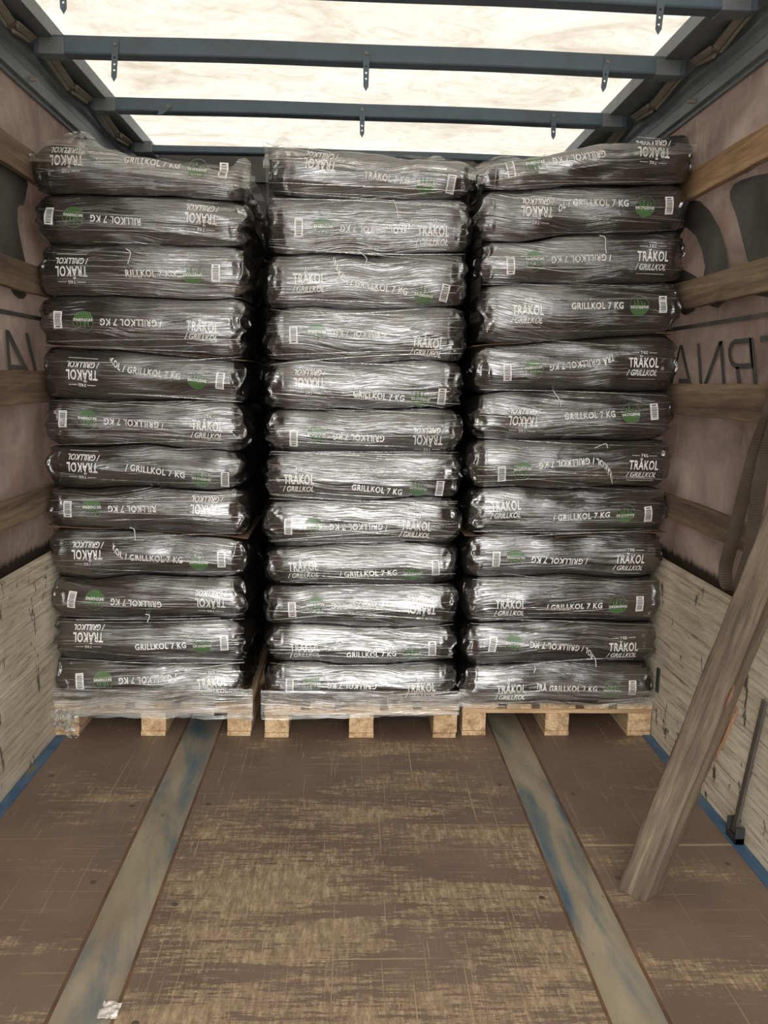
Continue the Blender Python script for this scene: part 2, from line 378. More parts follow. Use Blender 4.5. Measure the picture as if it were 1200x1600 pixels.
# drop sides, curtains, headboard
for nm, sg in (('wall_left', -1), ('wall_right', 1)):
    mb = MB(); a, b = sorted((sg*XP, sg*(XP+.028))); mb.box((a, Y0, .0), (b, Y1, .7288))
    wl = shell(nm, M['drop'], mb, bevel=.003)
    # the curtain hangs behind the drop side, gently rippled
    ny, nz = 150, 40; ys = np.linspace(Y0, Y1, ny); zs = np.linspace(.60, 2.66, nz)
    YY, ZZ = np.meshgrid(ys, zs, indexing='ij')
    XX = sg*(XT+.006+.005*fbm(YY*2.2, ZZ*1.2, ZZ*0+sg*3, 3))
    v = np.stack([XX, YY, ZZ], -1).reshape(-1, 3); idx = np.arange(ny*nz).reshape(ny, nz)
    fc = np.stack([idx[:-1, :-1], idx[1:, :-1], idx[1:, 1:], idx[:-1, 1:]], -1).reshape(-1, 4)
    cu = new_obj(nm, mesh('curtain', v, fc, True), M['curtain']); tag(cu, kind='structure')
    md = cu.modifiers.new('thickness', 'SOLIDIFY'); md.thickness = .0015; md.offset = 0
    # prints on the curtain, seen from its inner side
    if sg > 0:
        shapes = [([(.206, 2.146), (.109, 2.123), (.034, 2.104), (-.065, 2.049), (-.165, 1.969), (-.228, 1.892), (-.26, 1.82), (-.266, 1.766), (-.252, 1.713), (-.199, 1.693), (-.137, 1.705), (-.086, 1.73), (-.012, 1.725), (.015, 1.70), (.10, 1.69), (.30, 1.75), (.42, 1.92), (.36, 2.10)],
                   [(.165, 2.033), (.112, 2.012), (.048, 1.98), (-.019, 1.915), (-.058, 1.853), (-.046, 1.822), (.002, 1.822), (.054, 1.84), (.15, 1.87), (.22, 1.94), (.21, 2.01)]),
                  ([(-.226, 2.06), (-.222, 2.085), (-.252, 2.103), (-.312, 2.104), (-.4, 2.097), (-.499, 2.082), (-.72, 2.05), (-.90, 1.95), (-.92, 1.78), (-.712, 1.69), (-.564, 1.696), (-.481, 1.711), (-.427, 1.78), (-.405, 1.824), (-.347, 1.906), (-.286, 1.995)],
                   [(-.56, 1.98), (-.66, 1.96), (-.70, 1.86), (-.62, 1.82), (-.56, 1.86)]),
                  ([(.40, 1.652), (.40, 1.637), (-1.6, 1.636), (-1.6, 1.651)], None),
                  ([(.135, 1.578), (.108, 1.578), (-.04, 1.39), (-.012, 1.39), (.02, 1.428), (.12, 1.428), (.12, 1.447), (.035, 1.447), (.122, 1.562), (.20, 1.39), (.225, 1.39)], None),
                  ([(-.032, 1.577), (-.060, 1.577), (-.125, 1.39), (-.098, 1.39)], None),
                  ([(-.229, 1.577), (-.257, 1.577), (-.322, 1.39), (-.295, 1.39)], None),
                  ([(-.098, 1.39), (-.130, 1.39), (-.257, 1.577), (-.225, 1.577)], None),
                  ([(-.457, 1.577), (-.485, 1.577), (-.557, 1.39), (-.529, 1.39)], None),
                  ([(-.305, 1.545), (-.318, 1.568), (-.350, 1.578), (-.470, 1.578), (-.505, 1.478), (-.385, 1.478), (-.340, 1.490), (-.316, 1.515)],
                   [(-.333, 1.545), (-.352, 1.561), (-.456, 1.561), (-.482, 1.496), (-.385, 1.496), (-.352, 1.506), (-.338, 1.522)]),
                  ([(-.372, 1.485), (-.402, 1.485), (-.446, 1.39), (-.416, 1.39)], None),
                  ([(-.532, 1.580), (-.72, 1.580), (-.77, 1.39), (-.60, 1.39), (-.60, 1.408), (-.745, 1.408), (-.728, 1.478), (-.60, 1.478), (-.60, 1.496), (-.723, 1.496), (-.705, 1.562), (-.535, 1.562)], None),
                  ([(-.246, 2.16), (-.339, 2.118), (-.402, 2.121), (-.46, 2.16)], None)]
    else:
        shapes = [([(-.60, 2.14), (-.157, 2.135), (.028, 2.135), (.082, 2.127), (.096, 2.11), (.075, 2.072), (.046, 2.024), (.007, 2.018), (-.014, 2.004), (-.022, 1.959), (-.006, 1.906), (.035, 1.83), (.04, 1.78), (-.057, 1.75), (-.60, 1.75)], None),
                  ([(-.145, 1.73), (-.091, 1.695), (-.048, 1.685), (-.002, 1.687), (.03, 1.701), (.041, 1.73)], None),
                  ([(-.9, 1.635), (-.9, 1.618), (.35, 1.620), (.35, 1.636)], None),
                  ([(-.180, 1.567), (-.145, 1.567), (.075, 1.39), (.035, 1.39), (-.012, 1.430), (-.140, 1.430), (-.133, 1.39), (-.168, 1.39)],
                   [(-.150, 1.530), (-.142, 1.448), (-.040, 1.448)]),
                  ([(.000, 1.566), (.035, 1.567), (.130, 1.39), (.098, 1.39)], None)]
    for outer, hole in shapes:
        bm = bmesh.new()
        loops = [outer]+([hole] if hole else [])
        ed = []
        for lp in loops:
            vs = [bm.verts.new((sg*(XT-.0015), p[0], p[1])) for p in lp]
            ed += [bm.edges.new((vs[i], vs[(i+1) % len(vs)])) for i in range(len(vs))]
        bmesh.ops.triangle_fill(bm, use_beauty=True, use_dissolve=False, edges=ed)
        me = bpy.data.meshes.new('curtain_print'); bm.to_mesh(me); bm.free()
        new_obj('curtain_print', me, M['cprint'], cu)
mb = MB(); mb.box((-XT, Y1, -.02), (XT, Y1+.04, 2.50)); mb.box((-XT, Y1-.05, 2.50), (XT, Y1+.04, 2.645))
for i in range(9): mb.box((-1.2+i*.3-.01, Y1-.012, .0), (-1.2+i*.3+.01, Y1, 2.5))
shell('wall_front', M['head'], mb)
# roof tarp with sag between the bars
bars_y = [-1.15, -.50, .075, .745, 1.42]
nx, ny = 90, 220
xs = np.linspace(-1.27, 1.27, nx); ys = np.linspace(Y0, Y1+.04, ny); XX, YY = np.meshgrid(xs, ys, indexing='ij')
ZZ = 2.665+.02*np.abs(np.sin((YY+.5)*math.pi/.65))+.012*fbm(XX*2.5, YY*4, XX*0, 4)
v = np.stack([XX, YY, ZZ], -1).reshape(-1, 3); idx = np.arange(nx*ny).reshape(nx, ny)
fc = np.stack([idx[:-1, :-1], idx[1:, :-1], idx[1:, 1:], idx[:-1, 1:]], -1).reshape(-1, 4)
ro = new_obj('ceiling', mesh('ceiling', v, fc, True), M['roof']); tag(ro, kind='structure')
# roof side rails (profiled)
for i, sg in enumerate((-1, 1)):
    xi = -1.122 if sg < 0 else 1.083
    mb = MB()
    prof = [(xi, 2.600), (xi, 2.655), (sg*1.262, 2.655), (sg*1.262, 2.44), (sg*1.245, 2.44), (sg*1.245, 2.455), (sg*1.228, 2.455), (sg*1.228, 2.50), (sg*1.236, 2.51), (sg*1.236, 2.54), (sg*1.215, 2.55), (sg*1.215, 2.585), (sg*1.19, 2.60)]
    if sg > 0: prof = prof[::-1]
    mb.prism(prof, 'y', Y0, Y1-.06)
    rl = mb.build('trim_%d' % (7+i), M['rail'], bevel=.002); tag(rl, kind='structure')
# roof bows with their hanging buckle straps
bow_words = ['nearest roof bow, at the top edge of the picture', 'second roof bow from the top of the picture', 'third roof bow, just above the stacks', 'farthest roof bow, low behind the stacks']
strap_x = {0: [(-.905, 0, .088), (.866, .05, .085)], 1: [(-.905, .12, .095), (-.008, 0, .098), (.869, .18, .075)], 2: [(-.88, .5, .03), (-.013, 0, .085), (.835, -.04, .07)], 3: []}
for i, (yb, th, zb) in enumerate(((-.485, .075, 2.545), (.075, .062, 2.548), (.745, .055, 2.555), (1.44, .034, 2.56))):
    xl, xr = -1.19, 1.165
    root = empty('roof_bow', (0, yb, zb)); tag(root, 'blue-grey metal %s' % bow_words[i], 'roof bar', 'roof bows under the tarp')
    mb = MB()
    prof = [(yb-.028, zb), (yb+.028, zb), (yb+.032, zb+.006), (yb+.032, zb+th), (yb-.032, zb+th), (yb-.032, zb+.006)]
    n = 24
    for j in range(n):
        pass
    V = []; F = []
    for j in range(n+1):
        x = xl+(xr-xl)*j/n; dz = .006*math.sin(math.pi*j/n)-.003*math.sin(5*math.pi*j/n)*.4
        V += [(x, p[0], p[1]+dz) for p in prof]
    m_ = len(prof)
    for j in range(n):
        for q in range(m_): F.append((j*m_+q, (j+1)*m_+q, (j+1)*m_+(q+1) % m_, j*m_+(q+1) % m_))
    F += [tuple(range(m_-1, -1, -1)), tuple(n*m_+q for q in range(m_))]
    mb.add(V, F); mb.build('bow_tube', M['bar'], root, off=(0, yb, zb), bevel=.0015)
    for sg in (-1, 1):
        mb = MB(); xx = sg*1.13 if sg < 0 else 1.10
        mb.box((xx-.045, yb-.037, zb-.004), (xx+.045, yb+.037, zb+.052)); 
        mb.build('end_bracket', M['rail'], root, off=(0, yb, zb), bevel=.003)
        mb = MB(); c_ = disc(xx+.0, 0, 0, .006, 10); mb.add([(p[0], yb-.0375, zb+.025+p[1]) for p in c_]+[(p[0], yb-.041, zb+.025+p[1]) for p in c_], [tuple(range(10)), tuple(range(19, 9, -1))]+[(a, (a+1) % 10, (a+1) % 10+10, a+10) for a in range(10)])
        mb.build('rivet', M['link'], root, off=(0, yb, zb))
    for (x, tilt, ln) in strap_x[i]:
        # perforated hanging tongue: a flat strip with real holes and a pointed end
        bm = bmesh.new(); wdt = .022
        top = th*.8
        outer = [(-wdt*.55, top), (wdt*.55, top), (wdt*.55, 0), (wdt/2, -.004), (wdt/2*.85, -ln+.016), (0, -ln), (-wdt/2*.85, -ln+.016), (-wdt/2, -.004), (-wdt*.55, 0)]
        ed = []
        vs = [bm.verts.new((p[0], 0, p[1])) for p in outer]; ed += [bm.edges.new((vs[a], vs[(a+1) % len(vs)])) for a in range(len(vs))]
        if ln > .05:
            for hz in (-.014, -.036, -.056):
                if -hz < ln-.02:
                    hv = [bm.verts.new((.0038*math.cos(a*math.pi/4), 0, hz+.0038*math.sin(a*math.pi/4))) for a in range(8)]
                    ed += [bm.edges.new((hv[a], hv[(a+1) % 8])) for a in range(8)]
        bmesh.ops.triangle_fill(bm, use_beauty=True, use_dissolve=False, edges=ed)
        me = bpy.data.meshes.new('hanging_tongue'); bm.to_mesh(me); bm.free()
        o = new_obj('hanging_tongue', me, M['bar'], root); o.location = (x, -.034, .004); o.rotation_euler = (0, tilt*.6 if abs(tilt) < .4 else .9, 0)
        md = o.modifiers.new('thickness', 'SOLIDIFY'); md.thickness = .003
        mb = MB(); c_ = disc(0, 0, 0, .0055, 10); mb.add([(p[0], -.003, .03+p[1]) for p in c_]+[(p[0], -.006, .03+p[1]) for p in c_], [tuple(range(10)), tuple(range(19, 9, -1))]+[(a, (a+1) % 10, (a+1) % 10+10, a+10) for a in range(10)])
        mb.build('rivet', M['link'], o)
# folding links of the sliding roof along each rail
ys_ = [-1.15, -.485, .075, .745, 1.42]
for sg, side in ((-1, 'left'), (1, 'right')):
    for i in range(4):
        a, b = ys_[i], ys_[i+1]; m_ = (a+b)/2+.03
        root = empty('folding_link', (sg*1.175, m_, 2.56))
        wrd = ['nearest the camera', 'between the first and second roof bows', 'between the second and third roof bows', 'in the farthest bay'][i]
        tag(root, 'beige folding link on the %s roof rail, %s' % (side, wrd), 'roof link', 'folding links of the sliding roof')
        for (ya, yb_, za, zb_) in ((a+.05, m_, 2.588, 2.560), (m_, b-.05, 2.560, 2.588)):
            mb = MB(); mb.bar((sg*1.172, ya, za), (sg*1.182, yb_, zb_), .026, .008, up=(sg*.5, 0, 1)); 
            mb.bar((sg*1.19, ya+.02, za-.012), (sg*1.196, yb_-.02, zb_-.012), .01, .02, up=(sg*.5, 0, 1))
            mb.build('link_arm', M['link'], root, off=(sg*1.175, m_, 2.56), bevel=.002)
        mb = MB(); c_ = [(.011*math.cos(q*math.pi/6), .011*math.sin(q*math.pi/6)) for q in range(12)]
        mb.prism([(m_+p[0], 2.558+p[1]) for p in c_], 'x', sg*1.165, sg*1.196); mb.build('hinge_pin', M['steel'], root, off=(sg*1.175, m_, 2.56))
    for y in (.10,):
        mb = MB(); mb.prism([(y+.008*math.cos(q*math.pi/6), 2.475+.008*math.sin(q*math.pi/6)) for q in range(12)], 'x', sg*1.200, sg*1.232)
        o = mb.build('rail_bolt', M['link'], off=(sg*1.2, y, 2.475), bevel=.002); o.location = (sg*1.2, y, 2.475)
        tag(o, 'round bolt head on the %s roof rail, %s' % (side, 'just before the stack'), 'bolt', 'bolts on the roof rails')
# ---------------------------------------------------------------- side slats
heights = dict(a=(2.108, 2.212), b=(1.706, 1.810), c=(1.306, 1.425), d=(.893, .985))
names = dict(a='highest, near the roof rail', b='second from the top', c='third from the top', d='lowest, just above the drop side')
for sg, side in ((-1, 'left'), (1, 'right')):
    for k, (z0, z1) in heights.items():
        V = []; F = []; n = 60
        for j in range(n+1):
            y = Y0+.03+(Y1-.1-Y0)*j/n; dz = .004*vnoise(y*2, z0*7, sg*3.3).item()+(.0035*math.sin(y*1.3+z0))
            e1 = .0025*vnoise(y*9, z0*9, 1.0).item(); e2 = .0025*vnoise(y*9, z0*9, 5.0).item()
            xa, xb = sg*1.212, sg*1.238
            V += [(xa, y, z0+dz+e1), (xb, y, z0+dz+e1), (xb, y, z1+dz+e2), (xa, y, z1+dz+e2)]
        for j in range(n):
            for q in range(4): F.append((j*4+q, (j+1)*4+q, (j+1)*4+(q+1) % 4, j*4+(q+1) % 4))
        F += [(0, 1, 2, 3), (n*4+3, n*4+2, n*4+1, n*4)]
        mb = MB(); mb.add(V, F)
        zc = (z0+z1)/2
        o = mb.build('side_slat', M['slat_light'] if (k == 'a' and sg > 0) else M['slat'], off=(sg*1.225, 0, zc), bevel=.003)
        o.location = (sg*1.225, 0, zc)
        tag(o, 'weathered horizontal wooden slat on the %s side curtain, %s' % (side, names[k]), 'wooden slat', 'load-securing slats along the side curtains')

# ================================================================ pallets
def block_wobble(mb): pass
PAL = {'left': (-1.206, -.428, .004), 'middle': (-.376, .396, -.012), 'right': (.418, 1.196, .012)}
for side, (xa, xb, yf) in PAL.items():
    root = empty('wooden_pallet', ((xa+xb)/2, yf+.6, 0)); off = root.location
    extra = {'left': 'film tail at its corner', 'middle': 'film over its deck edge', 'right': 'bare pale deck edge'}[side]
    tag(root, 'pale pine pallet under the %s stack, %s' % (side, extra), 'pallet', 'pallets carrying the charcoal stacks')
    wds = [.145, .100, .145, .100, .145]
    W = xb-xa; gap = (W-sum(wds))/4; x = xa
    for wd_ in wds:
        mb = MB(); mb.box((x, yf+random.uniform(-.002, .004), .114), (x+wd_, yf+1.2, .134)); mb.build('deck_board', M['pallet'], root, off, .002); x += wd_+gap
    for y in (yf, yf+.55, yf+1.10):
        mb = MB(); mb.box((xa, y+.001, .095), (xb, y+.101, .1135)); mb.build('stringer_board', M['pallet_x'], root, off, .002)
    for bx, bw in ((xa, .098), ((xa+xb)/2-.05, .100), (xb-.098, .098)):
        j = random.uniform(-.006, .006)
        mb = MB(); mb.box((bx+max(j, 0), yf-.001, 0), (bx+bw+min(j, 0), yf+1.2, .019)); mb.build('bottom_board', M['pallet'], root, off, .002)
        for y in (yf, yf+.53, yf+1.055):
            mb = MB(); mb.box((bx+.001, y+.002, .0195), (bx+bw-.001, y+.147, .0945)); mb.build('block', M['pallet'], root, off, .003)

# ================================================================ printing on the bags
def text_mesh(body, capw=.7, size=1.0, bold=.012, shear=0.0, spacing=1.0):
    cu = bpy.data.curves.new('t', 'FONT'); cu.body = body; cu.size = size; cu.offset = bold; cu.shear = shear; cu.space_character = spacing
    cu.resolution_u = 3; cu.align_x = 'LEFT'
    o = bpy.data.objects.new('t', cu); C.objects.link(o)
    dg = bpy.context.evaluated_depsgraph_get()
    me = bpy.data.meshes.new_from_object(o.evaluated_get(dg)); bpy.data.objects.remove(o)
    bm = bmesh.new(); bm.from_mesh(me); bpy.data.meshes.remove(me)
    for v in bm.verts: v.co.x *= capw; v.co.z = v.co.y; v.co.y = 0
    return bm
def bounds(bm):
    x = [v.co.x for v in bm.verts]; z = [v.co.z for v in bm.verts]; return min(x), max(x), min(z), max(z)
def fit(bm, x0, x1, z0, z1, ref=None):
    a, b, c, d = bounds(bm)
    if ref is not None: c, d = ref
    for v in bm.verts:
        v.co.x = x0+(v.co.x-a)/(b-a)*(x1-x0); v.co.z = z0+(v.co.z-c)/(d-c)*(z1-z0)
def dice(bm, step=.009):
    x0, x1, z0, z1 = bounds(bm)
    x = math.ceil(x0/step)*step
    while x < x1:
        bmesh.ops.bisect_plane(bm, geom=bm.verts[:]+bm.edges[:]+bm.faces[:], plane_co=(x, 0, 0), plane_no=(1, 0, 0)); x += step
    z = math.ceil(z0/step)*step
    while z < z1:
        bmesh.ops.bisect_plane(bm, geom=bm.verts[:]+bm.edges[:]+bm.faces[:], plane_co=(0, 0, z), plane_no=(0, 0, 1)); z += step
def rect_bm(x0, x1, z0, z1):
    bm = bmesh.new(); vs = [bm.verts.new((x, 0, z)) for x, z in ((x0, z0), (x1, z0), (x1, z1), (x0, z1))]; bm.faces.new(vs); return bm
def poly_bm(pts):
    bm = bmesh.new(); vs = [bm.verts.new((x, 0, z)) for x, z in pts]; f_ = bm.faces.new(vs); bmesh.ops.triangulate(bm, faces=[f_]); return bm
def to_arrays(items):
    """items: (bm, material index, layer) -> one template of verts, faces, materials"""
    V = []; F = []; Mi = []
    for bm, mi, ly in items:
        dice(bm); bm.verts.index_update(); n = len(V)
        V += [(v.co.x, ly, v.co.z) for v in bm.verts]
        for fa in bm.faces: F.append(tuple(v.index+n for v in fa.verts)); Mi.append(mi)
        bm.free()
    return V, F, Mi
CAP = (0.0, .729)
_b = text_mesh('H', 1, 1, 0); CAP = bounds(_b)[2:]; _b.free()
def title_template():
    a = text_mesh('TRÄKOL', .7, 1, .022, 0, 1.12); fit(a, -.058, .058, -.017, .017, CAP)
    b = text_mesh('/ GRILLKOL', .6, 1, .02, .25); fit(b, -.063, .056, -.048, -.0275, CAP)
    c = text_mesh('7 KG', .6, 1, .012); fit(c, -.013, .013, .032, .0425, CAP)
    return to_arrays([(a, 0, 0), (b, 0, 0), (c, 0, 0), (rect_bm(-.050, -.019, .0362, .0376), 0, 0), (rect_bm(.019, .050, .0362, .0376), 0, 0), (rect_bm(-.056, .052, -.0625, -.0612), 0, 0)])
TITLE = title_template()
STRIP = {}
def strip_template(txt, bend):
    key = (txt, bend)
    if key in STRIP: return STRIP[key]
    a = text_mesh(txt, .62, 1, .028, 0, 1.12); pitch = .0150
    fit(a, -.062-pitch*len(txt), -.062, -.0115, .0115, CAP)
    dice(a)
    x0 = -.062-pitch*13
    for v in a.verts:
        d = x0-v.co.x
        if d > 0:      # the start of the line runs up and round the folded corner
            v.co.z += bend*5.0*d*d; v.co.x += 1.1*d*d*2
    STRIP[key] = to_arrays([(a, 0, 0)]); return STRIP[key]
def logo_template():
    R_ = .0365; it = []
    n = 40
    ring = bmesh.new(); o_ = []; i_ = []
    for k in range(n):
        a = 2*math.pi*k/n; o_.append(ring.verts.new((R_*math.cos(a), 0, R_*math.sin(a)))); i_.append(ring.verts.new(((R_-.0013)*math.cos(a), 0, (R_-.0013)*math.sin(a))))
    for k in range(n): ring.faces.new((o_[k], o_[(k+1) % n], i_[(k+1) % n], i_[k]))
    it.append((ring, 2, 0))
    r_ = R_-.0022; zc = -.0115
    a0 = math.asin(zc/r_); seg = [(r_*math.cos(a), r_*math.sin(a)) for a in np.linspace(math.pi-a0, 2*math.pi+a0, 18)]
    it.append((poly_bm(seg), 1, 0))
    # little fir trees and a hill line in the upper half
    for tx, tz, h, wd_ in ((-.018, -.004, .026, .010), (-.006, -.004, .033, .011), (.009, -.004, .024, .010), (.020, -.004, .020, .009)):
        for q in range(3):
            b0 = tz+h*q*.26; ww = wd_*(1-.25*q)
            it.append((poly_bm([(tx-ww/1.4, b0), (tx+ww/1.4, b0), (tx, b0+h*.45)]), 1, 0.0001*q))
    t_ = text_mesh('SKOGENS', .8, 1, .03, 0, 1.15); fit(t_, -.0335, .0335, -.0105, -.0015, CAP); it.append((t_, 0, .0004))
    it.append((rect_bm(-.020, .020, -.0165, -.0155), 2, .0004))
    return to_arrays(it)
LOGO = logo_template()
def bar_template():
    it = [(rect_bm(-.0155, .0155, -.031, .031), 0, 0)]
    z = -.026
    rr = random.Random(4)
    while z < .018:
        h = rr.choice([.0009, .0014, .002, .003]); it.append((rect_bm(-.0105, .0105, z, z+h), 1, .0003)); z += h+rr.choice([.0009, .0014, .002])
    it.append((rect_bm(-.0085, .0085, .022, .0265), 1, .0003))
    return to_arrays(it)
BARC = bar_template()

def stick(name, tpl, cx, cz, ang, bvh, zr, mats, parent, sxz=1.0, lift=.0016):
    V, F, Mi = tpl; c, s = math.cos(ang), math.sin(ang); out = []
    zz_ = [cz+(x*s+z*c)*sxz for x, ly, z in V]
    if max(zz_)-min(zz_) < .135: cz += max(0, zr[0]-min(zz_))-max(0, max(zz_)-zr[1])
    px = parent.location
    for x, ly, z in V:
        x *= sxz; z *= sxz
        X = cx+x*c-z*s; Z = min(max(cz+x*s+z*c, zr[0]), zr[1])
        hit = bvh.ray_cast(Vector((X, -.6, Z)), Vector((0, 1, 0)))
        y = hit[0].y if hit[0] is not None else .03
        y = min(y, .09)
        out.append((X-px.x, y-lift-ly-px.y, Z-px.z))
    me = mesh(name, out, F, True); me.polygons.foreach_set('material_index', Mi)
    return new_obj(name, me, mats, parent)

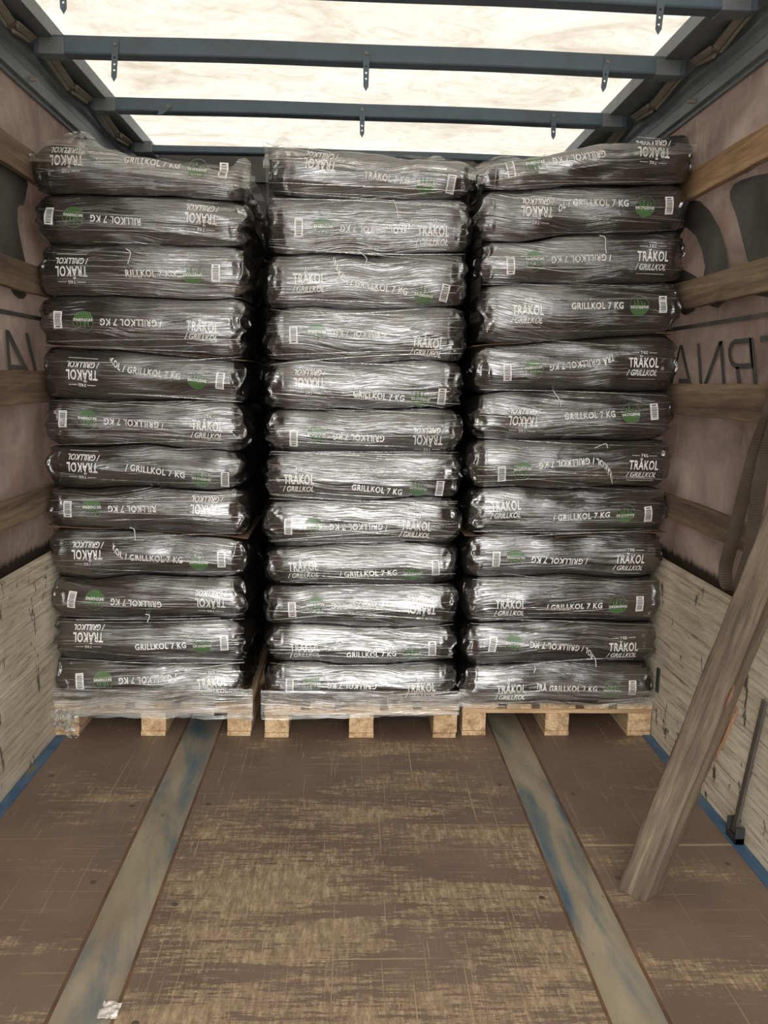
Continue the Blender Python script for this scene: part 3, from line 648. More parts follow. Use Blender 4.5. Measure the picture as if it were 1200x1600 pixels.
# ================================================================ charcoal bags
BAGS={
 'left':[
   (-1.24, -0.442, 2.067, 2.061, 2.238, 2.151, 'R', 'i', -1.073, 2.187, 0, 'GRILLKOL 7 KG', -0.795, 2.18, -0.613, 2.163, -0.521, 2.159) ,
   (-1.241, -0.424, 1.881, 1.897, 2.067, 2.062, 'L', 'i', -0.599, 1.984, 3, 'RILLKOL 7 KG', -0.892, 1.967, -1.056, 1.979, -1.143, 1.981) ,
   (-1.233, -0.42, 1.702, 1.713, 1.882, 1.897, 'R', 'i', -1.07, 1.788, 0, 'RILLKOL 7 KG', -0.8, 1.789, -0.632, 1.791, -0.548, 1.795) ,
   (-1.222, -0.433, 1.528, 1.485, 1.702, 1.713, 'L', 'u', -0.597, 1.599, 4, '/ GRILLKOL 7 KG', -0.839, 1.614, -1.03, 1.61, -1.123, 1.615) ,
   (-1.22, -0.444, 1.34, 1.318, 1.529, 1.485, 'R', 'i', -1.043, 1.431, 2, 'TRÄKOL / GRILLKOL 7 KG', -0.803, 1.435, -0.619, 1.411, -0.536, 1.405) ,
   (-1.221, -0.435, 1.165, 1.141, 1.34, 1.318, 'L', 'u', -0.586, 1.225, 3, '/ GRILLKOL 7 KG', -0.848, 1.24, -1.033, 1.251, -1.123, 1.254) ,
   (-1.221, -0.446, 0.995, 0.993, 1.165, 1.141, 'R', 'i', -1.055, 1.102, 2, '/ GRILLKOL 7 KG', -0.781, 1.064, -0.61, 1.042, -0.523, 1.031) ,
   (-1.218, -0.442, 0.846, 0.805, 0.995, 0.993, 'L', 'i', -0.594, 0.919, 2, 'RILLKOL 7 KG', -0.864, 0.916, -1.025, 0.916, -1.116, 0.913) ,
   (-1.215, -0.436, 0.645, 0.64, 0.846, 0.805, 'R', 'i', -1.05, 0.737, 0, 'KOL / GRILLKOL 7 KG', -0.8, 0.735, -0.624, 0.719, -0.538, 0.725) ,
   (-1.218, -0.439, 0.479, 0.477, 0.645, 0.64, 'L', 'i', -0.582, 0.554, 2, 'GRILLKOL 7 KG', -0.856, 0.546, -1.025, 0.56, -1.113, 0.56) ,
   (-1.219, -0.44, 0.31, 0.288, 0.479, 0.477, 'R', 'i', -1.056, 0.416, 0, 'GRILLKOL 7 KG', -0.778, 0.382, -0.616, 0.386, -0.531, 0.391) ,
   (-1.214, -0.446, 0.134, 0.136, 0.31, 0.288, 'L', 'u', -0.581, 0.228, -5, '/ GRILLKOL 7 KG', -0.848, 0.243, -1.005, 0.232, -1.095, 0.231) ,
 ],
 'middle':[
   (-0.351, 0.388, 2.079, 2.083, 2.259, 2.209, 'R', 'i', -0.171, 2.18, 7, 'TRÄKOL 7 KG', 0.062, 2.151, 0.215, 2.129, 0.306, 2.129) ,
   (-0.375, 0.396, 1.868, 1.894, 2.079, 2.084, 'L', 'u', 0.246, 1.915, 0, 'TRÄKOL / LLKOL 7 KG', 0.014, 1.961, -0.157, 1.962, -0.246, 1.962) ,
   (-0.378, 0.39, 1.668, 1.696, 1.868, 1.894, 'R', 'u', -0.208, 1.783, -2, 'TRÄKOL / GRILLKOL 7 KG', 0.05, 1.775, 0.218, 1.737, 0.296, 1.744) ,
   (-0.378, 0.387, 1.479, 1.487, 1.668, 1.696, 'L', 'u', 0.237, 1.538, 5, 'GRILLKOL 7 KG', -0.011, 1.578, -0.178, 1.586, -0.264, 1.578) ,
   (-0.376, 0.379, 1.3, 1.313, 1.479, 1.487, 'R', 'i', -0.206, 1.404, 0, 'GRILLKOL 7 KG', 0.047, 1.38, 0.216, 1.347, 0.296, 1.361) ,
   (-0.379, 0.39, 1.135, 1.146, 1.3, 1.313, 'L', 'i', 0.247, 1.185, 0, 'GRILLKOL 7 KG', -0.005, 1.186, -0.176, 1.207, -0.263, 1.194) ,
   (-0.38, 0.39, 0.957, 0.972, 1.135, 1.146, 'R', 'u', -0.241, 1.025, 0, 'GRILLKOL 7 KG', 0.039, 1.02, 0.215, 0.987, 0.299, 0.993) ,
   (-0.38, 0.386, 0.776, 0.794, 0.957, 0.972, 'L', 'u', 0.211, 0.862, 3, '/ GRILLKOL 7 KG', -0.03, 0.859, -0.186, 0.857, -0.282, 0.856) ,
   (-0.383, 0.384, 0.615, 0.629, 0.776, 0.794, 'R', 'u', -0.224, 0.685, -3, '/ GRILLKOL 7 KG', 0.044, 0.69, 0.202, 0.681, 0.29, 0.7) ,
   (-0.381, 0.387, 0.459, 0.465, 0.615, 0.629, 'L', 'i', 0.236, 0.535, 2, '/ GRILLKOL 7 KG', -0.013, 0.54, -0.176, 0.544, -0.266, 0.531) ,
   (-0.379, 0.392, 0.294, 0.306, 0.459, 0.465, 'R', 'u', -0.216, 0.37, -3, 'GRILLKOL 7 KG', 0.045, 0.363, 0.205, 0.356, 0.286, 0.373) ,
   (-0.377, 0.395, 0.136, 0.139, 0.294, 0.306, 'L', 'u', 0.245, 0.2, -4, 'GRILLKOL 7 KG', -0.034, 0.212, -0.189, 0.222, -0.276, 0.216) ,
 ],
 'right':[
   (0.409, 1.206, 2.111, 2.167, 2.197, 2.34, 'L', 'i', 1.045, 2.259, 3, 'GRILLKOL 7 KG', 0.772, 2.229, 0.612, 2.207, 0.523, 2.189) ,
   (0.397, 1.224, 1.94, 1.991, 2.111, 2.167, 'R', 'i', 0.625, 2.034, 2, 'OL / GRILLKOL 7 KG', 0.825, 2.084, 1.024, 2.078, 1.115, 2.085) ,
   (0.417, 1.233, 1.779, 1.809, 1.94, 1.991, 'L', 'u', 1.068, 1.896, 0, '/ GRILLKOL 7 KG', 0.803, 1.864, 0.627, 1.867, 0.537, 1.846) ,
   (0.419, 1.232, 1.55, 1.619, 1.779, 1.809, 'R', 'u', 0.607, 1.671, 0, 'GRILLKOL 7 KG', 0.86, 1.712, 1.026, 1.713, 1.119, 1.72) ,
   (0.409, 1.23, 1.374, 1.397, 1.55, 1.619, 'L', 'u', 1.059, 1.505, 0, 'TRÄ GRILLKOL 7 KG', 0.804, 1.49, 0.638, 1.47, 0.541, 1.456) ,
   (0.41, 1.232, 1.191, 1.222, 1.374, 1.396, 'R', 'i', 0.61, 1.274, 2, 'GRILLKOL 7 KG', 0.857, 1.3, 1.022, 1.313, 1.114, 1.319) ,
   (0.404, 1.233, 1.012, 1.029, 1.191, 1.221, 'L', 'u', 1.083, 1.114, 1, 'TRÄKOL / GRILLKOL 7 KG', 0.8, 1.1, 0.614, 1.085, 0.535, 1.071) ,
   (0.408, 1.233, 0.82, 0.845, 1.012, 1.028, 'R', 'u', 0.557, 0.947, -4, '/ GRILLKOL 7 KG', 0.848, 0.902, 1.027, 0.922, 1.118, 0.921) ,
   (0.401, 1.233, 0.661, 0.674, 0.82, 0.845, 'L', 'u', 1.057, 0.736, 0, '/ GRILLKOL 7 KG', 0.789, 0.728, 0.604, 0.737, 0.528, 0.736) ,
   (0.407, 1.233, 0.473, 0.484, 0.661, 0.674, 'R', 'u', 0.588, 0.558, -1, '/ GRILLKOL 7 KG', 0.837, 0.55, 1.016, 0.559, 1.104, 0.563) ,
   (0.408, 1.219, 0.298, 0.315, 0.473, 0.484, 'L', 'u', 1.051, 0.377, -2, 'KOL / GRILLKOL 7 KG', 0.818, 0.368, 0.611, 0.393, 0.526, 0.393) ,
   (0.408, 1.218, 0.125, 0.122, 0.298, 0.315, 'R', 'u', 0.608, 0.207, -2, 'TRÄ GRILLKOL 7 KG', 0.842, 0.216, 1.017, 0.208, 1.098, 0.214) ,
 ],
}

NU, NV = 190, 96
def make_bag(x0, x1, zbl, zbr, ztl, ztr, seed, ytop, last=False):
    uu = np.linspace(-1, 1, NU); s_ = np.sign(uu)*(1-(1-np.abs(uu))**1.25)       # denser near the ends
    nf, nt_, nb = 50, 13, 20
    sf = np.linspace(-1, 1, nf); sf = np.sign(sf)*np.abs(sf)**.9
    B = (.034 if ytop or seed % 12 < 3 else .042)+.006*math.sin(seed*2.3)
    s0 = -.02; up_ = np.clip((sf-s0)/(1-s0), 0, 1); dn_ = np.clip((s0-sf)/(1+s0), 0, 1)
    yf_ = -.018+B*.72*up_**1.5+.010*up_**10+B*1.05*dn_**1.7; yf_ = np.minimum(yf_, .036); yt = np.linspace(.034, .566, nt_+2)[1:-1]; sb = np.linspace(1, -1, nb); yb_ = .566+.04*(1-np.abs(sb)**2.3)**.8
    PY = np.concatenate([yf_, yt, yb_, yt[::-1]]); PZ = np.concatenate([sf, np.ones(nt_), sb, -np.ones(nt_)])
    PN = np.concatenate([-(1-np.abs(sf)**6), np.zeros(nt_), (1-np.abs(sb)**6), np.zeros(nt_)])
    U, YS = np.meshgrid(s_, PY, indexing='ij'); _, pz = np.meshgrid(s_, PZ, indexing='ij'); _, py = np.meshgrid(s_, PN, indexing='ij')
    hw = (x1-x0)/2; xc = (x0+x1)/2
    end = (1-np.abs(U)**11)**(1/2.4)
    endz = (1-np.abs(U)**14)**(1/3)
    lat = (U+1)/2
    bow = 0 if last else .017*fbm(lat*3.4, lat*0+(seed+1)*7.7, lat*0, 2)
    bowt = .017*fbm(lat*3.4, lat*0+seed*7.7, lat*0, 2)
    zb = zbl+(zbr-zbl)*lat+bow; zt = ztl+(ztr-ztl)*lat+bowt
    if ytop: zt = zt+.012*fbm(U*3, YS*0, YS*0+seed, 3)
    zc = (zb+zt)/2; hh = (zt-zb)/2
    X = xc+hw*U; Y = .300+(YS-.300)*(.62+.38*end); Z = zc+pz*hh*endz
    # lumps of charcoal, long creases, crumpled gathered ends
    e = np.clip((np.abs(U)-.80)/.20, 0, 1)
    lump = .010*fbm(X*5, Z*9, YS*3+seed*3.1, 2)
    crease = .0030*ridge(X*2.2+Z*3, Z*26+X*2, Y*0+seed)
    crum = e*(.014*ridge(X*26, Z*20, Y*22+seed*2)+.012*fbm(X*40, Z*40, Y*40, 2))
    amt = lump+crease+crum
    Y = Y+py*amt*1.2+.004*(seed % 3-1)
    X = X+np.sign(U)*e*(.014*fbm(Y*12, Z*16, X*0+seed, 3)+.010*ridge(Y*10, Z*34, X*0+seed))*1.0
    Z = Z+pz*(lump+crum)*.5
    g = .0008
    Z = np.minimum(np.maximum(Z, zb+g), zt-g)
    X = np.clip(X, -1.208, 1.208)
    V = np.stack([X, Y, Z], -1)
    V = V.reshape(-1, 3); idx = np.arange(NU*NV).reshape(NU, NV); nx_ = np.roll(idx, -1, 1)
    F = np.stack([idx[:-1], idx[1:], nx_[1:], nx_[:-1]], -1).reshape(-1, 4).tolist()
    a = V[:NV].mean(0); b = V[-NV:].mean(0)
    V = np.vstack([V, a, b]); na = NU*NV
    F += [(na, idx[0, j], idx[0, (j+1) % NV]) for j in range(NV)]+[(na+1, idx[-1, (j+1) % NV], idx[-1, j]) for j in range(NV)]
    return V, F
order = ['topmost', 'second from the top', 'third from the top', 'fourth from the top', 'fifth from the top', 'sixth from the top', 'sixth from the bottom', 'fifth from the bottom', 'fourth from the bottom', 'third from the bottom', 'second from the bottom', 'lowest']
BV = {}
ends = {'left': (-1.208, -.425), 'middle': (-.385, .398), 'right': (.405, 1.208)}
for si, (side, rows) in enumerate(BAGS.items()):
    allV = []; allF = []
    for k, (x0, x1, zbl, zbr, ztl, ztr, ori, ud, tx, tz, rot, txt, sx_, sz_, lx, lz, bx, bz) in enumerate(rows):
        x0 = max(x0, -1.206); x1 = min(x1, 1.206)
        seed = si*12+k
        V, F = make_bag(x0, x1, zbl, zbr, ztl, ztr, seed, k == 0, k == 11)
        loc = Vector(((x0+x1)/2, .30, min(zbl, zbr)))
        me = mesh('charcoal_bag', V-np.array(loc), F, True)
        bag = new_obj('charcoal_bag', me, M['bag']); bag.location = loc
        at = 'left' if ori == 'R' else 'right'
        tag(bag, 'black charcoal bag, %s in %s stack, %s title at %s' % (order[k], side, 'upright' if ud == 'u' else 'inverted', at), 'bag', 'film-wrapped charcoal bags on the pallets')
        bvh = BVHTree.FromPolygons([tuple(p) for p in V], F)
        zr = (max(zbl, zbr)+.006, min(ztl, ztr)-.004) if k else (min(zbl, zbr)+.006, max(ztl, ztr)-.004)
        stick('title_print', TITLE, tx, tz, math.radians(-rot)+(math.pi if ud == 'i' else 0), bvh, zr, [M['white']], bag)
        ang = math.atan2(bz-sz_, bx-sx_) if ori == 'R' else math.atan2(sz_-bz, sx_-bx)+math.pi
        if ori == 'L': ang = math.atan2(bz-sz_, bx-sx_)
        bend = [1, .8, -.7, 1, 1, .6, -.8, 1, 1, .7, 1, -1][(k+si*5) % 12]
        stick('side_print', strip_template(txt, bend), lx, lz, ang, bvh, zr, [M['white']], bag)
        stick('round_emblem', LOGO, lx, lz, ang, bvh, zr, [M['white'], M['green'], M['palegreen']], bag, 1.03)
        stick('barcode_label', BARC, bx, bz, ang+random.uniform(-.06, .06), bvh, zr, [M['white'], M['black']], bag)
        n = len(allV); allV += [tuple(p) for p in V]; allF += [tuple(i+n for i in q) for q in F]
        # the bag behind it on the same layer
        rb = bag.copy(); C.objects.link(rb); rb.location.y += .615; rb.name = 'charcoal_bag'
        tag(rb, 'black charcoal bag in the rear row behind the %s stack' % side, 'bag', 'charcoal bags in the rear row of the %s pallet' % side)
    BV[side] = BVHTree.FromPolygons(allV, allF)
# brown cardboard slip sheets between layers
def sheet(side, pts, word):
    xs_ = [p[0] for p in pts]; n = 70; m_ = 14; V = []; F = []
    X = np.linspace(xs_[0], xs_[-1], n); Zc = np.interp(X, xs_, [p[1] for p in pts])
    for i in range(n):
        for j in range(m_):
            y = .012+.008*vnoise(X[i]*7, j*.0, 2.0).item()+(.55)*j/(m_-1)
            fr = max(0, 1-j/2.0)
            V.append((X[i], y, Zc[i]+fr*(.007*vnoise(X[i]*8, 1.0, 4.0).item())))
    for i in range(n-1):
        for j in range(m_-1): a = i*m_+j; F.append((a, a+m_, a+m_+1, a+1))
    o = new_obj('cardboard_sheet', mesh('cardboard_sheet', [(v[0]-pts[0][0], v[1], v[2]-pts[0][1]) for v in V], F), M['card'])
    o.location = (pts[0][0], 0, pts[0][1]); md = o.modifiers.new('thickness', 'SOLIDIFY'); md.thickness = .0022; md.offset = 0
    tag(o, 'thin brown cardboard sheet between bag layers of the %s stack, %s' % (side, word), 'cardboard', 'cardboard slip sheets between layers')
sheet('left', [(-1.206, 1.529), (-.82, 1.512), (-.445, 1.485)], 'the upper one')
sheet('left', [(-1.206, .846), (-.82, .832), (-.440, .805)], 'the lower one')
sheet('right', [(.409, 1.550), (.8, 1.595), (1.206, 1.619)], 'the upper one')
sheet('right', [(.404, .822), (.74, .822), (1.206, .845)], 'the lower one')

# ================================================================ stretch film: pleats, skirts and loose edges
def front_y(side, x, z):
    h = BV[side].ray_cast(Vector((x, -.6, z)), Vector((0, 1, 0))); return h[0].y if h[0] is not None else .06
stack_z = {'left': (.10, 2.225, 2.150), 'middle': (.10, 2.245, 2.200), 'right': (.12, 2.19, 2.32)}
def film(side):
    xa, xb = ends[side]; zlo, ztl, ztr = stack_z[side]
    mb = MB(); rr = random.Random({'left': 1, 'middle': 2, 'right': 3}[side])
    G = {}
    nx_ = 60; xs_ = np.linspace(xa+.004, xb-.004, nx_)
    for i in range({'left': 105, 'middle': 140, 'right': 110}[side]):
        z0 = rr.uniform(.16, 2.16); sl = rr.gauss(0, .028)+(.05*rr.choice((-1, 1)) if rr.random() < .25 else 0)
        wd_ = rr.choice((.0010, .0014, .002, .003)); bowz = rr.gauss(0, .008)
        a = rr.uniform(.03, .45); b = rr.uniform(.55, .97)
        if rr.random() < .35: a, b = .025, .975
        pts = []
        for x in xs_:
            t_ = (x-xa)/(xb-xa)
            if t_ < a or t_ > b: continue
            z = z0+sl*(t_-.5)+bowz*math.sin(math.pi*t_)
            if z > ztl+(ztr-ztl)*t_-.02 or z < .15: continue
            pts.append((x, z))
        if len(pts) < 8: continue
        ys = [min(front_y(side, x, z), front_y(side, x, z+.012), front_y(side, x, z-.012)) for x, z in pts]
        hull = []
        for q in range(len(ys)): hull.append(min(ys[max(0, q-5):q+6]))
        hull = [sum(hull[max(0, q-2):q+3])/len(hull[max(0, q-2):q+3])-.0035 for q in range(len(hull))]
        V = []; F = []
        for q, ((x, z), y) in enumerate(zip(pts, hull)):
            k = math.sin(math.pi*q/(len(pts)-1))**.4*wd_/2+.0002
            V += [(x, y, z-k), (x, y-.0012, z), (x, y, z+k)]
        for q in range(len(pts)-1):
            F += [(q*3, (q+1)*3, (q+1)*3+1, q*3+1), (q*3+1, (q+1)*3+1, (q+1)*3+2, q*3+2)]
        mb.add(V, F, 2)
    def sheet_(fn, n, m, mi=1):
        V = []; F = []
        for i in range(n):
            for j in range(m): V.append(fn(i/(n-1), j/(m-1)))
        for i in range(n-1):
            for j in range(m-1): a = i*m+j; F.append((a, a+m, a+m+1, a+1))
        mb.add(V, F, mi)
    # skirt over the pallet deck
    yf = PAL[side][2]
    lo = {'left': (.085, .072), 'middle': (.078, .100), 'right': (.125, .125)}[side]
    def skirt(s, t_):
        x = xa-.003+(xb-xa+.006)*s; zb = lo[0]+(lo[1]-lo[0])*s+.006*vnoise(s*14, 1.0, 2.0).item(); z = zb+(.20-zb)*t_
        y = yf-.010+.004*vnoise(x*9, z*60, 3.0).item()
        if t_ > .4: y = min(y, min(front_y(side, min(max(x, xa+.02), xb-.02), max(z, .150))-.003, yf+.0)) if t_ > .45 else y
        return (x, y, z)
    sheet_(skirt, 120, 16, 0)
    # a loose collar standing up round the top bags
    rs = {'left': 5, 'middle': 6, 'right': 7}[side]
    def top(s, t_):
        x = xa+(xb-xa)*s; z0 = ztl+(ztr-ztl)*s
        hump = {'left': .075*math.exp(-((s-.22)/.16)**2)+.07*math.exp(-((s-.97)/.05)**2), 'middle': .065*math.exp(-((s-.10)/.05)**2)+.035*math.exp(-((s-.84)/.07)**2),
                'right': .05*math.exp(-((s-.10)/.10)**2)+.03*math.exp(-((s-.42)/.15)**2)+.018*math.exp(-((s-.8)/.1)**2)}[side]
        pk = .5+.5*ridge(s*11, rs, 0.3).item()
        z = z0-.055+(.055+.004+hump*pk)*t_
        y = front_y(side, min(max(x, xa+.03), xb-.03), z0-.06)-.006+.10*max(0, t_-.45)+.012*ridge(s*16, t_*4, rs).item()*t_
        return (x, y, z)
    sheet_(top, 150, 18, 1)
    # film drawn over the top, back across the bags
    def lid(s, t_):
        x = xa+(xb-xa)*s; z0 = ztl+(ztr-ztl)*s+.012
        return (x, .03+.55*t_, z0+.020*ridge(s*7, t_*6, rs+1.0).item()*math.sin(math.pi*min(1, t_*1.2+.1))+.004)
    sheet_(lid, 90, 24, 1)
    # inner corner webs between neighbouring stacks
    webs = {'left': [(xb-.012, 1, 2.17, .75)], 'middle': [(xa+.012, -1, 2.24, .5), (xb-.012, 1, 2.19, .5)], 'right': [(xa+.012, -1, 2.20, .9)]}[side]
    for (x0, sg, zt, ln) in webs:
        def web(s, t_, x0=x0, sg=sg, zt=zt, ln=ln):
            z = zt-ln*s*.62; wob = .016*(1-s)*(.5+.5*ridge(s*6, rs, t_*2).item())
            x = x0+sg*(.004+wob)*math.sin(math.pi*min(1, t_+.25))
            return (x-sg*.02*(1-t_), .02+.16*t_+.01*ridge(s*14, t_*3, rs).item(), z+.012*ridge(t_*5, s*3, 9.0).item()*(1-s))
        sheet_(web, 50, 10, 1)
    if side == 'left':
        # crumpled tail of film tied at the pallet's outer corner
        rr2 = random.Random(9)
        for q in range(7):
            x0 = -1.195+q*.011; 
            def tail(s, t_, x0=x0, q=q):
                z = .118-.118*s*(1 if 3 <= q <= 5 else .6)
                return (x0+.012*s*q*.35+.030*(t_-.5)+.010*ridge(s*5, t_*3, q*1.7).item(), -.018-.022*math.sin(math.pi*s)-.016*ridge(s*6+q, t_*4, 2.0).item(), max(z+.006*ridge(t_*4, s*4, q).item(), .004))
            sheet_(tail, 22, 8, 1)
        def fan(s, t_):   # film pulled diagonally down to that corner
            x = -1.19+.62*s; zb_ = .098; zt_ = .112+.15*s
            return (x, -.026-.004*ridge(s*4, t_*18, 1.0).item(), zb_+(zt_-zb_)*t_)
        sheet_(fan, 50, 24, 1)
    words = {'left': 'crumpled at the outer pallet corner', 'middle': 'drawn down over the deck boards', 'right': 'loose crest at its inner top corner'}[side]
    o = mb.build('stretch_film', [M['film'], M['film_clear'], M['pleat']], off=((xa+xb)/2, 0, .1)); o.location = ((xa+xb)/2, 0, .1)
    o.data.polygons.foreach_set('use_smooth', [True]*len(o.data.polygons))
    tag(o, 'clear stretch film round the %s stack, %s' % (side, words), 'stretch film', 'stretch film round the stacks')
for side in ends: film(side)
# thin white bag-sewing threads that have come loose
def tube(pts, rad, n=6):
    V = []; F = []
    P = [Vector(p) for p in pts]
    for i, p in enumerate(P):
        d = (P[min(i+1, len(P)-1)]-P[max(i-1, 0)]).normalized(); a = d.cross(Vector((0, 1, 0.01))).normalized(); b = d.cross(a)
        for k in range(n): V.append(p+a*rad*math.cos(2*math.pi*k/n)+b*rad*math.sin(2*math.pi*k/n))
    for i in range(len(P)-1):
        for k in range(n): F.append((i*n+k, (i+1)*n+k, (i+1)*n+(k+1) % n, i*n+(k+1) % n))
    return V, F
def catmull(P, n=12):
    P = [Vector(p) for p in P]; P = [P[0]*2-P[1]]+P+[P[-1]*2-P[-2]]; out = []
    for i in range(1, len(P)-2):
        for k in range(n):
            t_ = k/n; out.append(.5*((2*P[i])+(-P[i-1]+P[i+1])*t_+(2*P[i-1]-5*P[i]+4*P[i+1]-P[i+2])*t_*t_+(-P[i-1]+3*P[i]-3*P[i+1]+P[i+2])*t_**3))
    out.append(P[-2]); return out
TH = [('middle',[(-0.028, 1.889), (0.003, 1.863), (-0.001, 1.84)]), ('left',[(-0.871, 1.873), (-0.855, 1.858), (-0.863, 1.819)]), ('left',[(-0.89, 1.173), (-0.869, 1.162), (-0.851, 1.121)]), ('left',[(-0.889, 0.842), (-0.875, 0.832), (-0.867, 0.795)]), ('left',[(-0.837, 0.501), (-0.823, 0.493), (-0.831, 0.468)]), ('right',[(0.869, 1.966), (0.888, 1.958), (0.888, 1.923), (0.892, 1.898)]), ('right',[(0.726, 1.393), (0.745, 1.357), (0.751, 1.331)]), ('right',[(0.89, 1.177), (0.934, 1.193), (0.94, 1.178)]), ('middle',[(0.098, 2.072), (0.11, 2.039), (0.116, 1.994)]), ('right',[(0.925, 0.346), (0.946, 0.33), (0.951, 0.296)]), ('right',[(0.695, 0.308), (0.704, 0.292), (0.699, 0.273)])]
BAGOBJ = [o for o in C.objects if o.name.startswith('charcoal_bag') and o.type == 'MESH' and o.location.y < .5]
for side, pts in TH:
    P = [(p[0], front_y(side, p[0], p[1])-.004, p[1]) for p in pts]
    cv = catmull(P, 6); V, F = tube(cv, .0016)
    zm = pts[1][1]; xm = pts[1][0]
    host = min(BAGOBJ, key=lambda o: abs(o.location.x-xm)*3+abs(o.location.z+.085-pts[-1][1]))
    px = host.location
    o = new_obj('sewing_thread', mesh('sewing_thread', [(v[0]-px.x, v[1]-px.y, v[2]-px.z) for v in V], F, True), M['white'], host)
    o['label'] = 'loose white sewing thread'


# ================================================================ leaning timber, steel bar, strap, scrap
R0 = Vector((.781, -1.112, .002)); R1 = Vector((.989, -1.16, .772)); ax = (R1-R0).normalized()
top_z = 1.58; L_ = (top_z-R0.z)/ax.z
eL = Vector((-.66, .75, 0)); eL = (eL-ax*eL.dot(ax)).normalized(); eR = ax.cross(eL)*-1
if eR.x < 0: eR = -eR
zz = ax; Mx = Matrix((eL, eR, zz)).transposed().to_4x4(); Mx.translation = R0
n = 90; V = []; F = []
a_, b_ = .086, .090
def prof(t_):
    ch = .007
    pts = [(ch, 0), (a_-ch, 0), (a_, ch), (a_, b_-ch), (a_-ch, b_), (ch, b_), (0, b_-ch), (0, ch)]
    out = []
    for q, (p0, p1) in enumerate(pts):
        d0 = .0025*vnoise(t_*14, q*3.1, .5).item(); d1 = .003*vnoise(t_*20, q*2.3, 7.0).item()
        if q in (5, 6) or q == 3:       # gouged far edge
            g_ = max(0, 1-abs(t_-.52)/.07)*.012+max(0, 1-abs(t_-.36)/.03)*.010
            p1 = p1-g_
        out.append((p0+d0, p1+d1))
    return out
for i in range(n+1):
    t_ = L_*i/n
    for k, p in enumerate(prof(t_)):
        zz_ = t_
        if i == 0: zz_ = -(Mx.to_3x3() @ Vector((p[0], p[1], 0))).z/ax.z     # foot sawn level with the floor
        if i == 1: zz_ = max(t_, .035)
        V.append((p[0], p[1], zz_))
for i in range(n):
    for k in range(8): F.append((i*8+k, i*8+(k+1) % 8, (i+1)*8+(k+1) % 8, (i+1)*8+k))
F += [tuple(range(7, -1, -1)), tuple(n*8+k for k in range(8))]
me = mesh('timber_beam', V, F); bm = bmesh.new(); bm.from_mesh(me); bmesh.ops.recalc_face_normals(bm, faces=bm.faces); bm.to_mesh(me); bm.free()
beam = new_obj('timber_beam', me, M['beam']); beam.matrix_world = Mx
tag(beam, 'thick grey weathered timber beam leaning from the floor against the right wall', 'beam')
def splinter(t0, t1, off_b, wdt, lift):
    V = []; F = []; n_ = 14
    for i in range(n_+1):
        s = i/n_; t_ = t0+(t1-t0)*s; k = math.sin(math.pi*min(1, max(0, s)))**.6
        o_ = lift*s
        for (p0, p1) in ((-.0035-o_*.4, off_b-wdt*k/2), (-.0035-.006*k-o_*.4, off_b), (-.0035-o_*.4, off_b+wdt*k/2), (.002, off_b)):
            V.append((p0+.002*vnoise(t_*60, 1.0, 3.0).item(), p1+.003*vnoise(t_*50, 2.0, 1.0).item()+o_, t_))
    for i in range(n_):
        for k in range(4): F.append((i*4+k, i*4+(k+1) % 4, (i+1)*4+(k+1) % 4, (i+1)*4+k))
    F += [(3, 2, 1, 0), tuple(n_*4+k for k in range(4))]
    o = new_obj('split_splinter', mesh('split_splinter', V, F), M['splinter'], beam); o['label'] = 'fresh orange split wood'
    return o
splinter(.44, .58, .080, .014, .006); splinter(.50, .60, .088, .010, .004); splinter(.60, .67, .006, .009, .0)
# flat steel bar standing against the drop side
mb = MB(); p, q = Vector((1.178, -.789, .03)), Vector((1.188, -.885, .50)); mb.bar(p, q, .024, .010, up=(1, 0, 0))
o = mb.build('steel_bar', M['steel'], off=tuple(p), bevel=.002); o.location = p
mb = MB(); mb.box((p.x-.012, p.y-.035, p.z-.026), (p.x+.018, p.y+.03, p.z-.004)); mb.box((p.x-.012, p.y+.022, p.z-.026), (p.x+.018, p.y+.03, p.z+.04)); mb.box((p.x-.012, p.y-.035, p.z-.026), (p.x+.018, p.y-.027, p.z+.028))
mb.build('foot_socket', M['dark'], o, off=tuple(p), bevel=.002)
tag(o, 'narrow dull steel bar leaning on the right whitewashed wall behind the timber beam', 'metal bar')
# dark plate standing in for the shade inside a latch slot of the right drop side, beside the right pallet stack
mb = MB(); mb.box((1.193, -.035, .20), (1.2005, -.010, .30)); o = mb.build('latch_slot_shade', M['dark'], off=(1.197, -.02, .25), bevel=.002); o.location = (1.197, -.02, .25)
tag(o, 'small upright latch slot with painted shade on the right whitewashed wall beside the stack', 'latch')
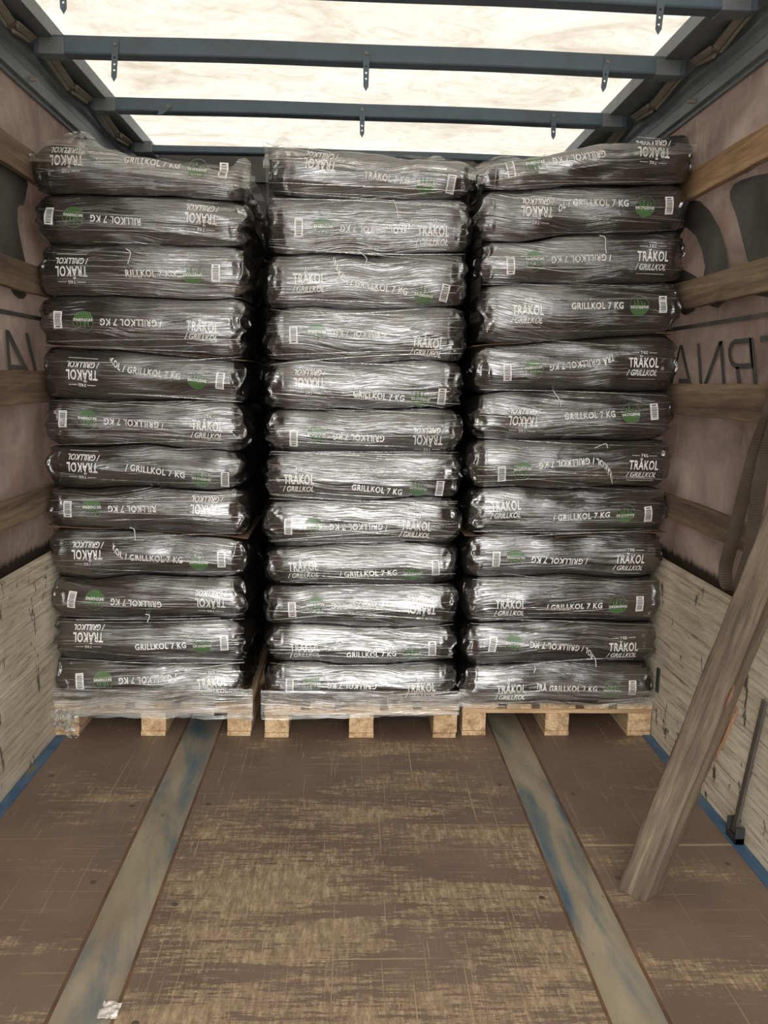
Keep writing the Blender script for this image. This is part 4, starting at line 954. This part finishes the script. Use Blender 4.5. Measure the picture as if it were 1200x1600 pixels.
# hanging loop of webbing
def ribbon(pts, wdir, wdt, thick=.003):
    V = []; F = []
    P = [Vector(p) for p in pts]; n = len(P)
    for i, p in enumerate(P):
        d = (P[min(i+1, n-1)]-P[max(i-1, 0)]).normalized(); wv = Vector(wdir(i/(n-1))); wv = (wv-d*wv.dot(d)).normalized(); nr = d.cross(wv)
        for a, b in ((-1, -1), (1, -1), (1, 1), (-1, 1)): V.append(p+wv*a*wdt/2+nr*b*thick/2)
    for i in range(n-1):
        for k in range(4): F.append((i*4+k, i*4+(k+1) % 4, (i+1)*4+(k+1) % 4, (i+1)*4+k))
    F += [(3, 2, 1, 0), tuple((n-1)*4+k for k in range(4))]
    return V, F
P = [(1.190, -.90, 2.20), (1.182, -.86, 1.80), (1.178, -.80, 1.40), (1.170, -.735, 1.237), (1.163, -.69, 1.074), (1.158, -.650, .925), (1.156, -.628, .85), (1.156, -.640, .803), (1.158, -.675, .785), (1.160, -.712, .803), (1.166, -.735, .86), (1.174, -.752, .95), (1.178, -.748, 1.05), (1.182, -.765, 1.20), (1.186, -.815, 1.35), (1.188, -.92, 1.80), (1.19, -.96, 2.20)]
cv = catmull(P, 10)
def wdir(s): return (.85, -.45+.3*math.sin(s*7), .1*math.sin(s*7))
V, F = ribbon(cv, wdir, .042)
o = new_obj('webbing_strap', mesh('webbing_strap', [(v[0]-1.2, v[1]+.9, v[2]-2.2) for v in V], F, True), M['strap']); o.location = (1.2, -.9, 2.2)
md = o.modifiers.new('edge', 'EDGE_SPLIT')
tag(o, 'brown woven webbing strap hanging in a long loop at the right wall', 'strap')

# crumpled scrap of tape lying on the left steel strip
V = []; F = []; n = 12
for i in range(n):
    for j in range(n):
        s, t_ = i/(n-1), j/(n-1)
        V.append((.040*(s-.5)+.006*vnoise(s*4, t_*4, 1).item(), .050*(t_-.5)+.006*vnoise(s*4, t_*4, 7).item(), .006+.006*vnoise(s*6, t_*6, 3).item()))
for i in range(n-1):
    for j in range(n-1): a = i*n+j; F.append((a, a+n, a+n+1, a+1))
o = new_obj('tape_scrap', mesh('tape_scrap', V, F), M['tape']); o.location = (-.575, -1.50, .0); md = o.modifiers.new('thickness', 'SOLIDIFY'); md.thickness = .0015
tag(o, 'small crumpled whitish scrap of tape on the left steel strip near the camera', 'scrap')
